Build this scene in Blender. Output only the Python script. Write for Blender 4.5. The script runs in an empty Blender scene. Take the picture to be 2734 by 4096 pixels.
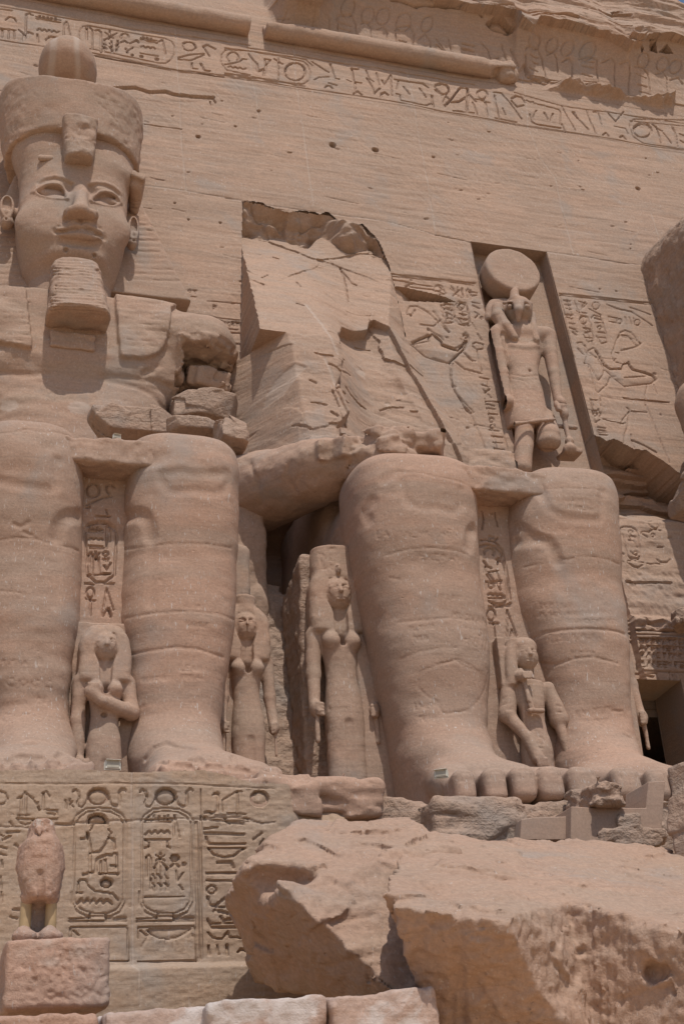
import bpy, bmesh, math, random, time
import numpy as np
from mathutils import Matrix, Vector
T0 = time.time()
sc = bpy.context.scene
# ------------------------------------------------------------------ camera, sky, sun, exposure
FOC = 5300.0; PIT, ROL, YAW = [math.radians(a) for a in (26.22, -4.23, 18.39)]
def cam_axes():
    F = np.array([math.sin(YAW)*math.cos(PIT), math.cos(YAW)*math.cos(PIT), math.sin(PIT)])
    R = np.array([math.cos(YAW), -math.sin(YAW), 0.]); U = np.cross(R, F)
    return math.cos(ROL)*R+math.sin(ROL)*U, -math.sin(ROL)*R+math.cos(ROL)*U, F
CR, CU, CF = cam_axes()
cam = bpy.data.objects.new('camera', bpy.data.cameras.new('camera')); sc.collection.objects.link(cam)
cam.matrix_world = Matrix(((CR[0], CU[0], -CF[0], 0), (CR[1], CU[1], -CF[1], 0), (CR[2], CU[2], -CF[2], 0), (0, 0, 0, 1)))
cam.data.sensor_fit = 'VERTICAL'; cam.data.sensor_height = 36.0; cam.data.lens = FOC/4096*36.0
cam.data.clip_start = 0.1; cam.data.clip_end = 2000
sc.camera = cam
SUN_EL, SUN_AZ = math.radians(62), math.radians(4)      # azimuth to the right of the facade's outward normal
w = bpy.data.worlds.new('World'); sc.world = w; w.use_nodes = True
nt = w.node_tree; bg = nt.nodes['Background']
sky = nt.nodes.new('ShaderNodeTexSky'); sky.sky_type = 'NISHITA'; sky.sun_disc = False
sky.sun_elevation = SUN_EL; sky.sun_rotation = math.pi-SUN_AZ; sky.air_density = 1.0; sky.dust_density = 1.5
nt.links.new(sky.outputs[0], bg.inputs[0]); bg.inputs[1].default_value = 0.105
sun = bpy.data.objects.new('sun', bpy.data.lights.new('sun', 'SUN')); sc.collection.objects.link(sun)
sun.data.energy = 2.9; sun.data.angle = math.radians(0.5); sun.data.color = (1, 0.95, 0.88)
sd = Vector((math.sin(SUN_AZ)*math.cos(SUN_EL), -math.cos(SUN_AZ)*math.cos(SUN_EL), math.sin(SUN_EL)))
sun.rotation_euler = sd.to_track_quat('Z', 'Y').to_euler()
sc.view_settings.view_transform = 'Standard'; sc.view_settings.look = 'None'
sc.view_settings.exposure = 0.03; sc.view_settings.gamma = 1
sc.view_settings.use_curve_mapping = False
try:
    sc.cycles.max_bounces = 6; sc.cycles.diffuse_bounces = 4
except Exception: pass
# ------------------------------------------------------------------ measuring helpers
REG = {'D': (0, 0, 1568/2734)}
for n, (x0, y0, s) in dict(z1=(0, 0, 1.568), z2=(0, 700, 1.568), z3=(900, 0, 1.568), z4=(1734, 0, 1.568), z5=(900, 750, 1.568),
        z6=(1734, 850, 1.568), l1=(0, 1650, 1.568), l2=(0, 2400, 1.568), l3=(900, 1750, 1.568), l4=(900, 2400, 1.568),
        l5=(1734, 1850, 1.568), l6=(1734, 2500, 1.568), l7=(0, 3050, 1568/1100), l8=(1000, 3200, 1568/1734), f1=(0, 500, 1568/600),
        r1=(2334, 900, 2.35), r2=(2300, 1850, 1568/434), r3=(2300, 2450, 1019/434), m1=(1734, 2900, 1.568), q1=(1100, 2150, 1253/400),
        h1=(0, 3250, 1321/450), b1=(900, 3850, 1568/900)).items(): REG[n] = (x0, y0, s)
def ray(reg, x, y):
    x0, y0, s = REG[reg]; u = (x0+x/s-1367)/FOC; v = (y0+y/s-2048)/FOC
    return CR*u-CU*v+CF
def at(reg, x, y, Y):                        # the point of that sight line at depth Y
    d = ray(reg, x, y); return d*(Y/d[1])
FB = 0.1307; FY0 = 28.1
def facY(z): return FY0+FB*(z-6)
def onplane(reg, x, y, off=0., y0=FY0, b=FB, z0=6.):   # on the leaning plane Y = y0+b(z-z0)-off
    d = ray(reg, x, y); return d*((y0-off-b*z0)/(d[1]-b*d[2]))
def S(reg, txt):
    out = []
    for q in txt.split(';'):
        q = q.replace(',', ' ').split() if q.strip()[:1] == 'c' else q.split()
        if not q: continue
        if q[0] == 'c':                       # ellipse: c cx cy rx ry [a0 a1]
            cx, cy, rx, ry = map(float, q[1:5]); a0, a1 = (float(q[5]), float(q[6])) if len(q) > 5 else (0, 360)
            n = max(5, int(abs(a1-a0)/24)); A = np.radians(np.linspace(a0, a1, n+1))
            out.append((reg, [(cx+rx*math.cos(a), cy+ry*math.sin(a)) for a in A]))
        else: out.append((reg, [tuple(map(float, p.split(','))) for p in q]))
    return out
def sm(t): t = np.clip(t, 0, 1); return t*t*(3-2*t)
def _h(ix, iy, iz, seed):
    n = (ix*374761393+iy*668265263+iz*2147483647+seed*974634599) & 0xffffffff
    n = ((n ^ (n >> 13))*1274126177) & 0xffffffff
    n = ((n ^ (n >> 16))*2246822519) & 0xffffffff
    return ((n ^ (n >> 15)) & 0xffffff).astype(np.float32)/np.float32(0x7fffff)-1
def vnoise(x, y, z, seed=0):
    x, y, z = np.broadcast_arrays(x, y, z)
    ix, iy, iz = [np.floor(a).astype(np.int64) for a in (x, y, z)]
    fx, fy, fz = [sm(a-b).astype(np.float32) for a, b in ((x, ix), (y, iy), (z, iz))]
    r = 0
    for a in (0, 1):
        wa = fx if a else 1-fx
        for b in (0, 1):
            wb = wa*(fy if b else 1-fy)
            r = r+wb*((1-fz)*_h(ix+a, iy+b, iz, seed)+fz*_h(ix+a, iy+b, iz+1, seed))
    return r
def fbm(x, y, z, sx, sy, sz, oc=3, seed=0, gain=.5):
    r = 0; a = 1.
    for o in range(oc):
        f = 2**o; r = r+a*vnoise(x*f/sx+o*7.3, y*f/sy+o*3.1, z*f/sz+o*5.7, seed+o); a *= gain
    return r
# ------------------------------------------------------------------ mesh output
MAT = {}
def link(o, parent=None):
    sc.collection.objects.link(o)
    if parent is not None: o.parent = parent
    return o
def thing(name, label, cat, loc=(0, 0, 0), group=None):
    o = bpy.data.objects.new(name, None); link(o); o.location = loc; o.empty_display_size = .3
    o['label'] = label; o['category'] = cat
    if group: o['group'] = group
    return o
def tag(o, label, cat, group=None):
    o['label'] = label; o['category'] = cat
    if group: o['group'] = group
    return o
def worldloc(o):
    v = Vector((0, 0, 0))
    while o is not None: v += o.location; o = o.parent
    return v
def make(name, V, Q, mat, parent=None, smooth=True, sharp=None, pale=None, loc=None):
    V = np.asarray(V, np.float32).reshape(-1, 3); Q = np.asarray(Q, np.int32)
    base = worldloc(parent) if parent is not None else Vector((0, 0, 0))
    o_loc = Vector((0, 0, 0))
    if parent is None and loc is not None: o_loc = Vector(loc)
    V = V-np.array(base+o_loc, np.float32)
    k = Q.shape[1]; me = bpy.data.meshes.new(name)
    me.vertices.add(len(V)); me.vertices.foreach_set('co', V.ravel())
    me.loops.add(Q.size); me.loops.foreach_set('vertex_index', Q.ravel())
    me.polygons.add(len(Q)); me.polygons.foreach_set('loop_start', np.arange(0, Q.size, k, dtype=np.int32))
    me.polygons.foreach_set('loop_total', np.full(len(Q), k, np.int32))
    me.update(calc_edges=True); me.validate()
    me.polygons.foreach_set('use_smooth', np.full(len(me.polygons), bool(smooth)))
    if sharp: me.set_sharp_from_angle(angle=math.radians(sharp))
    if pale is not None:
        at_ = me.attributes.new('pale', 'FLOAT', 'POINT'); at_.data.foreach_set('value', np.asarray(pale, np.float32).ravel())
    me.materials.append(MAT[mat]); o = bpy.data.objects.new(name, me); o.location = o_loc
    return link(o, parent)
# ------------------------------------------------------------------ volumes: signed fields, meshed by surface nets
class Vol:
    def __init__(s, lo, hi, h):
        s.h = h; s.lo = np.array(lo, float)
        s.n = [int(math.ceil((hi[i]-lo[i])/h))+1 for i in range(3)]
        s.ax = [(lo[i]+h*np.arange(s.n[i])).astype(np.float32) for i in range(3)]
        s.F = np.full(s.n, 9., np.float32); s.pl = []
    def win(s, lo, hi):
        a = [max(0, int((lo[i]-s.lo[i])/s.h)) for i in range(3)]
        b = [min(s.n[i], int((hi[i]-s.lo[i])/s.h)+2) for i in range(3)]
        if any(b[i] <= a[i] for i in range(3)): return None
        sl = tuple(slice(a[i], b[i]) for i in range(3))
        return sl, s.ax[0][sl[0]][:, None, None], s.ax[1][sl[1]][None, :, None], s.ax[2][sl[2]][None, None, :]
    def op(s, fn, lo, hi, k=0., sub=False):
        m = k+3*s.h; r = s.win(np.array(lo)-m, np.array(hi)+m)
        if r is None: return
        sl, x, y, z = r; A = s.F[sl]; d = fn(x, y, z).astype(np.float32)
        if sub:
            d = -d
            if k > 0:
                t = np.clip(.5-.5*(A-d)/k, 0, 1); A[...] = A+(d-A)*t+k*t*(1-t)
            else: np.maximum(A, d, out=A)
        else:
            if k > 0:
                t = np.clip(.5+.5*(A-d)/k, 0, 1); A[...] = A+(d-A)*t-k*t*(1-t)
            else: np.minimum(A, d, out=A)
    def ell(s, c, r, k=0., sub=False, rz=0., rx=0.):
        c = np.array(c, float); r = np.array(r, float); cz, sz_ = math.cos(rz), math.sin(rz); cx, sx = math.cos(rx), math.sin(rx)
        def fn(x, y, z):
            X, Y, Z = x-c[0], y-c[1], z-c[2]
            if rz: X, Y = cz*X+sz_*Y, -sz_*X+cz*Y
            if rx: Y, Z = cx*Y+sx*Z, -sx*Y+cx*Z
            k0 = np.sqrt((X/r[0])**2+(Y/r[1])**2+(Z/r[2])**2); k1 = np.sqrt((X/r[0]**2)**2+(Y/r[1]**2)**2+(Z/r[2]**2)**2)
            return k0*(k0-1)/np.maximum(k1, 1e-4)
        R = r if not (rz or rx) else np.full(3, r.max())
        s.op(fn, c-R, c+R, k, sub)
    def cone(s, a, b, ra, rb, k=0., sub=False, sq=(1, 1, 1)):
        a = np.array(a, float); b = np.array(b, float); q = np.array(sq, float)
        a2, b2 = a/q, b/q; ba = b2-a2; L = max(1e-9, (ba@ba))
        def fn(x, y, z):
            X, Y, Z = x/q[0]-a2[0], y/q[1]-a2[1], z/q[2]-a2[2]
            t = np.clip((X*ba[0]+Y*ba[1]+Z*ba[2])/L, 0, 1)
            return (np.sqrt((X-t*ba[0])**2+(Y-t*ba[1])**2+(Z-t*ba[2])**2)-(ra+t*(rb-ra)))*q.min()
        R = max(ra, rb)*q.max(); s.op(fn, np.minimum(a, b)-R, np.maximum(a, b)+R, k, sub)
    def chain(s, pts, rs, k=0., sub=False, sq=(1, 1, 1)):
        if np.isscalar(rs): rs = [rs]*len(pts)
        for i in range(len(pts)-1): s.cone(pts[i], pts[i+1], rs[i], rs[i+1], k, sub, sq)
    def box(s, c, hf, r=0., k=0., sub=False, rz=0., rx=0., ry=0.):
        c = np.array(c, float); hf = np.array(hf, float)-r
        M = np.array((Matrix.Rotation(rz, 3, 'Z') @ Matrix.Rotation(rx, 3, 'X') @ Matrix.Rotation(ry, 3, 'Y')).transposed())
        def fn(x, y, z):
            X, Y, Z = x-c[0], y-c[1], z-c[2]
            if rz or rx or ry:
                X, Y, Z = [M[i, 0]*X+M[i, 1]*Y+M[i, 2]*Z for i in range(3)]
            qx, qy, qz = np.abs(X)-hf[0], np.abs(Y)-hf[1], np.abs(Z)-hf[2]
            return np.sqrt(np.maximum(qx, 0)**2+np.maximum(qy, 0)**2+np.maximum(qz, 0)**2)+np.minimum(np.maximum(qx, np.maximum(qy, qz)), 0)-r
        R = hf+r if not (rz or rx or ry) else np.full(3, np.linalg.norm(hf+r))
        s.op(fn, c-R, c+R, k, sub)
    def planes(s, pl, k=.05, sub=False, lo=None, hi=None):     # convex solid: list of (point, outward normal)
        def fn(x, y, z):
            d = None
            for p, n in pl:
                e = (x-p[0])*n[0]+(y-p[1])*n[1]+(z-p[2])*n[2]
                if d is None: d = e+0*(x+y+z)
                else:
                    t = np.clip(.5-.5*(d-e)/k, 0, 1); d = d+(e-d)*t+k*t*(1-t)
            return d
        lo = lo if lo is not None else s.lo; hi = hi if hi is not None else s.lo+s.h*np.array(s.n)
        s.op(fn, lo, hi, 0. if not sub else .02, sub)
    def loft(s, rows, n=2.4, k=0., sub=False, cap=.15, smooth=2.):  # rows of (z, x0, x1, y0, y1); superellipse sections
        R = np.array(sorted(rows), float); zz = s.ax[2]; z0, z1 = R[0, 0], R[-1, 0]
        cols = []
        for i in range(1, 5):
            c = np.interp(zz, R[:, 0], R[:, i])
            if smooth:
                m = max(1, int(smooth*(z1-z0)/len(R)/s.h/2)); kr = np.hanning(2*m+3)[1:-1]; kr /= kr.sum()
                c = np.convolve(np.pad(c, m, mode='edge'), kr, 'valid')[:len(zz)]
            cols.append(c.astype(np.float32))
        def fn(x, y, z):
            a = np.searchsorted(zz, z.ravel()[0]-1e-6); b = a+z.size
            X0, X1, Y0, Y1 = [c[a:b][None, None, :] for c in cols]
            rx, ry = np.maximum((X1-X0)/2, .02), np.maximum((Y1-Y0)/2, .02)
            d = ((np.abs((x-(X0+X1)/2)/rx)**n+np.abs((y-(Y0+Y1)/2)/ry)**n)**(1./n)-1)*np.minimum(rx, ry)
            e = np.maximum(z0-z, z-z1)
            if cap <= 0: return np.maximum(d, e)
            e = e+cap; d = d+cap
            return np.minimum(np.maximum(d, e), 0)+np.sqrt(np.maximum(d, 0)**2+np.maximum(e, 0)**2)-cap
        s.op(fn, (R[:, 1].min(), R[:, 3].min(), z0), (R[:, 2].max(), R[:, 4].max(), z1), k, sub)
    def mark(s, pts, w, d, soft=True):          # carve (d>0) or raise (d<0) along a 3-D polyline
        P = [np.array(p, float) for p in pts]
        P0 = np.array(P); r = s.win(P0.min(0)-w*1.2-s.h, P0.max(0)+w*1.2+s.h)
        if r is None: return
        sl, x, y, z = r; D = np.full(s.F[sl].shape, 9., np.float32)
        for a, b in zip(P[:-1], P[1:]):
            lo = np.minimum(a, b)-w*1.2; hi = np.maximum(a, b)+w*1.2; q = s.win(lo, hi)
            if q is None: continue
            sl2, x, y, z = q; o = tuple(slice(sl2[i].start-sl[i].start, sl2[i].stop-sl[i].start) for i in range(3))
            ba = b-a; L = max(1e-9, ba@ba)
            t = np.clip(((x-a[0])*ba[0]+(y-a[1])*ba[1]+(z-a[2])*ba[2])/L, 0, 1)
            np.minimum(D[o], np.sqrt((x-a[0]-t*ba[0])**2+(y-a[1]-t*ba[1])**2+(z-a[2]-t*ba[2])**2), out=D[o])
        g = sm(1-D/w) if soft else sm((1-D/w)*2.5)
        s.F[sl] += d*g
    def press(s, reg, pts, d0, d1, soft=.06, raise_=False, Y=None):   # push a traced patch in (d0 at its foot, d1 at its top)
        q = [s.hit(reg, *a) if Y is None else s.hit(reg, *a, default=at(reg, *a, Y)) for a in pts]; X = np.array([(a[0], a[2]) for a in q if a is not None])
        ys = [a[1] for a in q if a is not None]
        r = s.win((X[:, 0].min()-.1, min(ys)-.7, X[:, 1].min()-.1), (X[:, 0].max()+.1, max(ys)+.9, X[:, 1].max()+.1))
        if r is None: return
        sl, x, y, z = r; xx, zz = x[:, 0, :], z[0, :, :]; I = np.zeros((x.shape[0], z.shape[2]), bool); D = np.full(I.shape, 9., np.float32)
        for a, b in zip(X, np.roll(X, -1, 0)):
            ba = b-a; t = np.clip(((xx-a[0])*ba[0]+(zz-a[1])*ba[1])/max(1e-9, ba@ba), 0, 1); np.minimum(D, np.hypot(xx-a[0]-t*ba[0], zz-a[1]-t*ba[1]), out=D)
            if a[1] != b[1]: I ^= ((a[1] > zz) != (b[1] > zz)) & (xx < (b[0]-a[0])*(zz-a[1])/(b[1]-a[1])+a[0])
        u = np.clip((zz-X[:, 1].min())/(X[:, 1].max()-X[:, 1].min()), 0, 1)
        s.F[sl] += ((d0+(d1-d0)*u)*I*sm(D/soft))[:, None, :]
    def front(s, x, z):                        # depth of the first surface met looking straight in at (x, z)
        i = int(round((x-s.lo[0])/s.h)); k = int(round((z-s.lo[2])/s.h)); c = s.F[i, :, k]; j = np.nonzero(c < 0)[0]
        if not len(j): return None
        j = j[0]
        return float(s.ax[1][j]) if j == 0 else float(s.ax[1][j-1]+s.h*c[j-1]/(c[j-1]-c[j]))
    def samp(s, P):
        q = (P-s.lo)/s.h; i = np.floor(q).astype(int); f = q-i
        for a in range(3): i[:, a] = np.clip(i[:, a], 0, s.n[a]-2)
        r = 0
        for a in (0, 1):
            for b in (0, 1):
                for c in (0, 1):
                    r = r+s.F[i[:, 0]+a, i[:, 1]+b, i[:, 2]+c]*np.where(a, f[:, 0], 1-f[:, 0])*np.where(b, f[:, 1], 1-f[:, 1])*np.where(c, f[:, 2], 1-f[:, 2])
        return r
    def hit(s, reg, x, y, default=None):        # where the sight line meets the solid as it stands
        d = ray(reg, x, y); y0, y1 = s.lo[1], s.lo[1]+s.h*(s.n[1]-1)
        t = np.arange(y0/d[1], y1/d[1], s.h*.6); P = t[:, None]*d[None]
        hi = s.lo+s.h*(np.array(s.n)-1); ok = ((P >= s.lo) & (P <= hi)).all(1)
        if not ok.any(): return default
        P = P[ok]; f = s.samp(P); j = np.nonzero(f < 0)[0]
        if len(j) == 0: return default
        j = j[0]
        if j == 0: return P[0]
        u = f[j-1]/(f[j-1]-f[j]); return P[j-1]+u*(P[j]-P[j-1])
    def hits(s, reg, pts):
        r = [s.hit(reg, *p) for p in pts]; return [p for p in r if p is not None]
    def draw(s, strokes, w, d, soft=True, step=None):
        for reg, pts in strokes:
            if step:
                q = []
                for a, b in zip(pts[:-1], pts[1:]):
                    n = max(1, int(math.hypot(b[0]-a[0], b[1]-a[1])/step))
                    q += [(a[0]+(b[0]-a[0])*i/n, a[1]+(b[1]-a[1])*i/n) for i in range(n)]
                pts = q+[pts[-1]]
            h = s.hits(reg, pts)
            if len(h) == 1: h = h*2
            if h: s.mark(h, w, d, soft)
    def rough(s, amp, sx, sy=None, sz=None, oc=3, seed=0, lo=None, hi=None):
        sy = sy or sx; sz = sz or sx
        r = s.win(lo if lo is not None else s.lo, hi if hi is not None else s.lo+s.h*np.array(s.n))
        sl, x, y, z = r; A = s.F[sl]; m = np.abs(A) < 3*s.h+amp*2
        i, j, k = np.nonzero(m)
        A[m] += amp*fbm(x.ravel()[i], y.ravel()[j], z.ravel()[k], sx, sy, sz, oc, seed)
    def facet(s, amp, size, tilt=.25, seed=0, lo=None, hi=None):   # fracture facets: flat patches at slightly different tilts
        r = s.win(lo if lo is not None else s.lo, hi if hi is not None else s.lo+s.h*np.array(s.n))
        sl, x, y, z = r; A = s.F[sl]; m = np.abs(A) < 3*s.h+amp*3; i, j, k = np.nonzero(m)
        if not len(i): return
        rs = np.random.RandomState(seed+5); P = np.stack([x.ravel()[i], y.ravel()[j], z.ravel()[k]], 1)
        ext = P.max(0)-P.min(0); n = int(np.clip((ext[0]*ext[2]+ext[1]*ext[2]+ext[0]*ext[1])*1.3/size**2, 6, 160))
        Sd = P[rs.randint(0, len(P), n)]; best = np.full(len(P), 1e9, np.float32); val = np.zeros(len(P), np.float32)
        for q in Sd:
            d = P-q; dd = d[:, 0]**2+d[:, 1]**2+1.8*d[:, 2]**2; g = rs.normal(size=3)*tilt; g[2] *= .6; c = rs.uniform(-1, 1)*amp
            w_ = dd < best; best[w_] = dd[w_]; val[w_] = (d[w_]@g)*.5+c
        A[m] += np.clip(val, -amp*2.2, amp*2.2)
    def net(s):
        F = s.F; n = F < 0; c = np.zeros([q-1 for q in F.shape], np.int8)
        for a in (0, 1):
            for b in (0, 1):
                for e in (0, 1): c += n[a:a+c.shape[0], b:b+c.shape[1], e:e+c.shape[2]]
        I = np.nonzero((c > 0) & (c < 8)); N = len(I[0]); idx = np.full(c.shape, -1, np.int32); idx[I] = np.arange(N)
        co = [(a, b, e) for a in (0, 1) for b in (0, 1) for e in (0, 1)]
        val = [F[I[0]+a, I[1]+b, I[2]+e] for a, b, e in co]
        P = np.zeros((N, 3), np.float32); C = np.zeros(N, np.float32)
        for i in range(8):
            for j in range(i+1, 8):
                df = [co[j][q]-co[i][q] for q in range(3)]
                if sum(map(abs, df)) != 1: continue
                m = (val[i] < 0) != (val[j] < 0); t = np.where(m, val[i]/np.where(m, val[i]-val[j], 1), 0)
                for q in range(3): P[:, q] += np.where(m, co[i][q]+t*df[q], 0)
                C += m
        P = P/C[:, None]+np.stack(I, 1); V = P*s.h+s.lo
        Q = []
        for ax in range(3):
            o = [(1, 2), (2, 0), (0, 1)][ax]
            sa = [slice(None)]*3; sb = [slice(None)]*3; sa[ax] = slice(0, -1); sb[ax] = slice(1, None)
            for q in o: sa[q] = slice(1, -1); sb[q] = slice(1, -1)
            A, B = n[tuple(sa)], n[tuple(sb)]; E = np.nonzero(A != B); fl = A[E]
            base = [E[0].copy(), E[1].copy(), E[2].copy()]
            for q in o: base[q] = base[q]+1
            def cell(d1, d2):
                b = [base[0], base[1], base[2]]; b[o[0]] = b[o[0]]-d1; b[o[1]] = b[o[1]]-d2; return idx[b[0], b[1], b[2]]
            q4 = np.stack([cell(1, 1), cell(0, 1), cell(0, 0), cell(1, 0)], 1)
            q4[~fl] = q4[~fl][:, ::-1]; Q.append(q4)
        Q = np.concatenate(Q); Q = Q[(Q >= 0).all(1)]
        return V, Q
    def build(s, name, mat, parent=None, disp=None, **kw):
        V, Q = s.net()
        return make(name, V, Q, mat, parent, **kw)
# ------------------------------------------------------------------ relief sheets: Y = base(z)-h(x,z), real cut depth
class Sheet:
    def __init__(s, x0, x1, z0, z1, h, y0, b=0., zr=6.):
        s.st = h; s.x = np.arange(x0, x1+h, h); s.z = np.arange(z0, z1+h, h); s.y0, s.b, s.zr = y0, b, zr
        s.H = np.zeros((len(s.x), len(s.z)), np.float32); s.pale = np.zeros_like(s.H); s.keep = np.ones_like(s.H, bool)
        s.X, s.Z = s.x[:, None].astype(np.float32), s.z[None, :].astype(np.float32)
    def pt(s, reg, x, y, off=0.):
        p = onplane(reg, x, y, off, s.y0, s.b, s.zr); return p[0], p[2]
    def pts(s, reg, pts, off=0.): return [s.pt(reg, *p, off) for p in pts]
    def win(s, x0, x1, z0, z1):
        a = max(0, int((x0-s.x[0])/s.st)); b = min(len(s.x), int((x1-s.x[0])/s.st)+2)
        c = max(0, int((z0-s.z[0])/s.st)); d = min(len(s.z), int((z1-s.z[0])/s.st)+2)
        if b <= a or d <= c: return None
        return slice(a, b), slice(c, d)
    def dist(s, P, m):                          # window + distance to a polyline
        P = np.array(P); w = s.win(P[:, 0].min()-m, P[:, 0].max()+m, P[:, 1].min()-m, P[:, 1].max()+m)
        if w is None: return None, None
        D = np.full((w[0].stop-w[0].start, w[1].stop-w[1].start), 9., np.float32)
        for a, b in zip(P[:-1], P[1:]):
            q = s.win(min(a[0], b[0])-m, max(a[0], b[0])+m, min(a[1], b[1])-m, max(a[1], b[1])+m)
            if q is None: continue
            o = (slice(q[0].start-w[0].start, q[0].stop-w[0].start), slice(q[1].start-w[1].start, q[1].stop-w[1].start))
            X, Z = s.X[q[0]], s.Z[:, q[1]]; ba = b-a; L = max(1e-9, ba@ba)
            t = np.clip(((X-a[0])*ba[0]+(Z-a[1])*ba[1])/L, 0, 1)
            np.minimum(D[o], np.sqrt((X-a[0]-t*ba[0])**2+(Z-a[1]-t*ba[1])**2), out=D[o])
        return w, D
    def line(s, P, w, d, pale=0., soft=1.6):
        if len(P) == 1: P = list(P)*2
        q, D = s.dist(P, w*1.3)
        if q is None: return
        g = sm((1-D/w)*soft); s.H[q] -= d*g
        if pale: s.pale[q] = np.maximum(s.pale[q], pale*sm((1.2-D/w)*2))
    def cut(s, strokes, w, d, pale=0., off=0., soft=1.6):
        for n_, (reg, pts) in enumerate(strokes):
            k = 1. if pale else .78+.5*((n_*37+len(pts)*11) % 10)/10.
            s.line(s.pts(reg, pts, off), w*k, d*(.7+.4*k), pale, soft)
    def inside(s, P, m=0.):
        P = np.array(P); w = s.win(P[:, 0].min()-m, P[:, 0].max()+m, P[:, 1].min()-m, P[:, 1].max()+m)
        if w is None: return None, None, None
        X, Z = s.X[w[0]], s.Z[:, w[1]]; I = np.zeros((X.shape[0], Z.shape[1]), bool)
        for a, b in zip(P, np.roll(P, -1, 0)):
            if a[1] == b[1]: continue
            c = ((a[1] > Z) != (b[1] > Z)); xi = (b[0]-a[0])*(Z-a[1])/(b[1]-a[1])+a[0]; I ^= c & (X < xi)
        q, D = s.dist(np.concatenate([P, P[:1]]), max(m, 2.))
        o = (slice(w[0].start-q[0].start, w[0].stop-q[0].start), slice(w[1].start-q[1].start, w[1].stop-q[1].start))
        return w, I, D[o]
    def facet(s, amp, size, tilt=.25, seed=0, mask=None):
        rs = np.random.RandomState(seed+9); x0, x1, z0, z1 = s.x[0], s.x[-1], s.z[0], s.z[-1]; n = int((x1-x0)*(z1-z0)/size**2)
        X, Z = np.broadcast_arrays(s.X, s.Z); wx = X+.12*size*fbm(X, 0*X, Z, size*.5, 1, size*.3, 2, seed); best = np.full(X.shape, 1e9, np.float32); val = np.zeros(X.shape, np.float32)
        for _ in range(n):
            px, pz = rs.uniform(x0, x1), rs.uniform(z0, z1); q = s.win(px-2*size, px+2*size, pz-1.4*size, pz+1.4*size)
            if q is None: continue
            dx, dz = wx[q]-px, Z[q]-pz; d = dx**2+2.6*dz**2; g = rs.normal(size=2)*tilt; c = rs.uniform(-1, 1)*amp; w_ = d < best[q]
            best[q] = np.where(w_, d, best[q]); val[q] = np.where(w_, np.clip(g[0]*dx+g[1]*dz, -amp, amp)+c, val[q])
        s.H += val if mask is None else val*mask
    def sunk(s, reg, pts, d, r, off=0.):        # sunk relief: cut edge, body swelling back up to the surface
        w, I, D = s.inside(s.pts(reg, pts, off))
        if w is not None: s.H[w] -= np.where(I, d*np.exp(-D/r), 0)
    def fill(s, P, fn, m=0.):
        w, I, D = s.inside(P, m)
        if w is None: return
        A = s.H[w]; X, Z = s.X[w[0]], s.Z[:, w[1]]; B = fn(X+0*Z, Z+0*X, D, A); s.H[w] = np.where(I, B, A)
    def verts(s):
        X = np.broadcast_to(s.X, s.H.shape); Z = np.broadcast_to(s.Z, s.H.shape)
        return np.stack([X, s.y0+s.b*(Z-s.zr)-s.H, Z], -1)
    def build(s, name, mat, parent=None, mask=None, sharp=50, usepale=True, **kw):
        V = s.verts().reshape(-1, 3); nz = len(s.z)
        K = s.keep if mask is None else (s.keep & mask)
        C = K[:-1, :-1] & K[1:, :-1] & K[1:, 1:] & K[:-1, 1:] if mask is None else (K[:-1, :-1] & s.keep[1:, :-1] & s.keep[1:, 1:] & s.keep[:-1, 1:])
        i, j = np.nonzero(C); a = i*nz+j
        Q = np.stack([a, a+nz, a+nz+1, a+1], 1); u, inv = np.unique(Q.ravel(), return_inverse=True)
        return make(name, V[u], inv.reshape(-1, 4), mat, parent, sharp=sharp, pale=s.pale.ravel()[u] if usepale else None, **kw)
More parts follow.
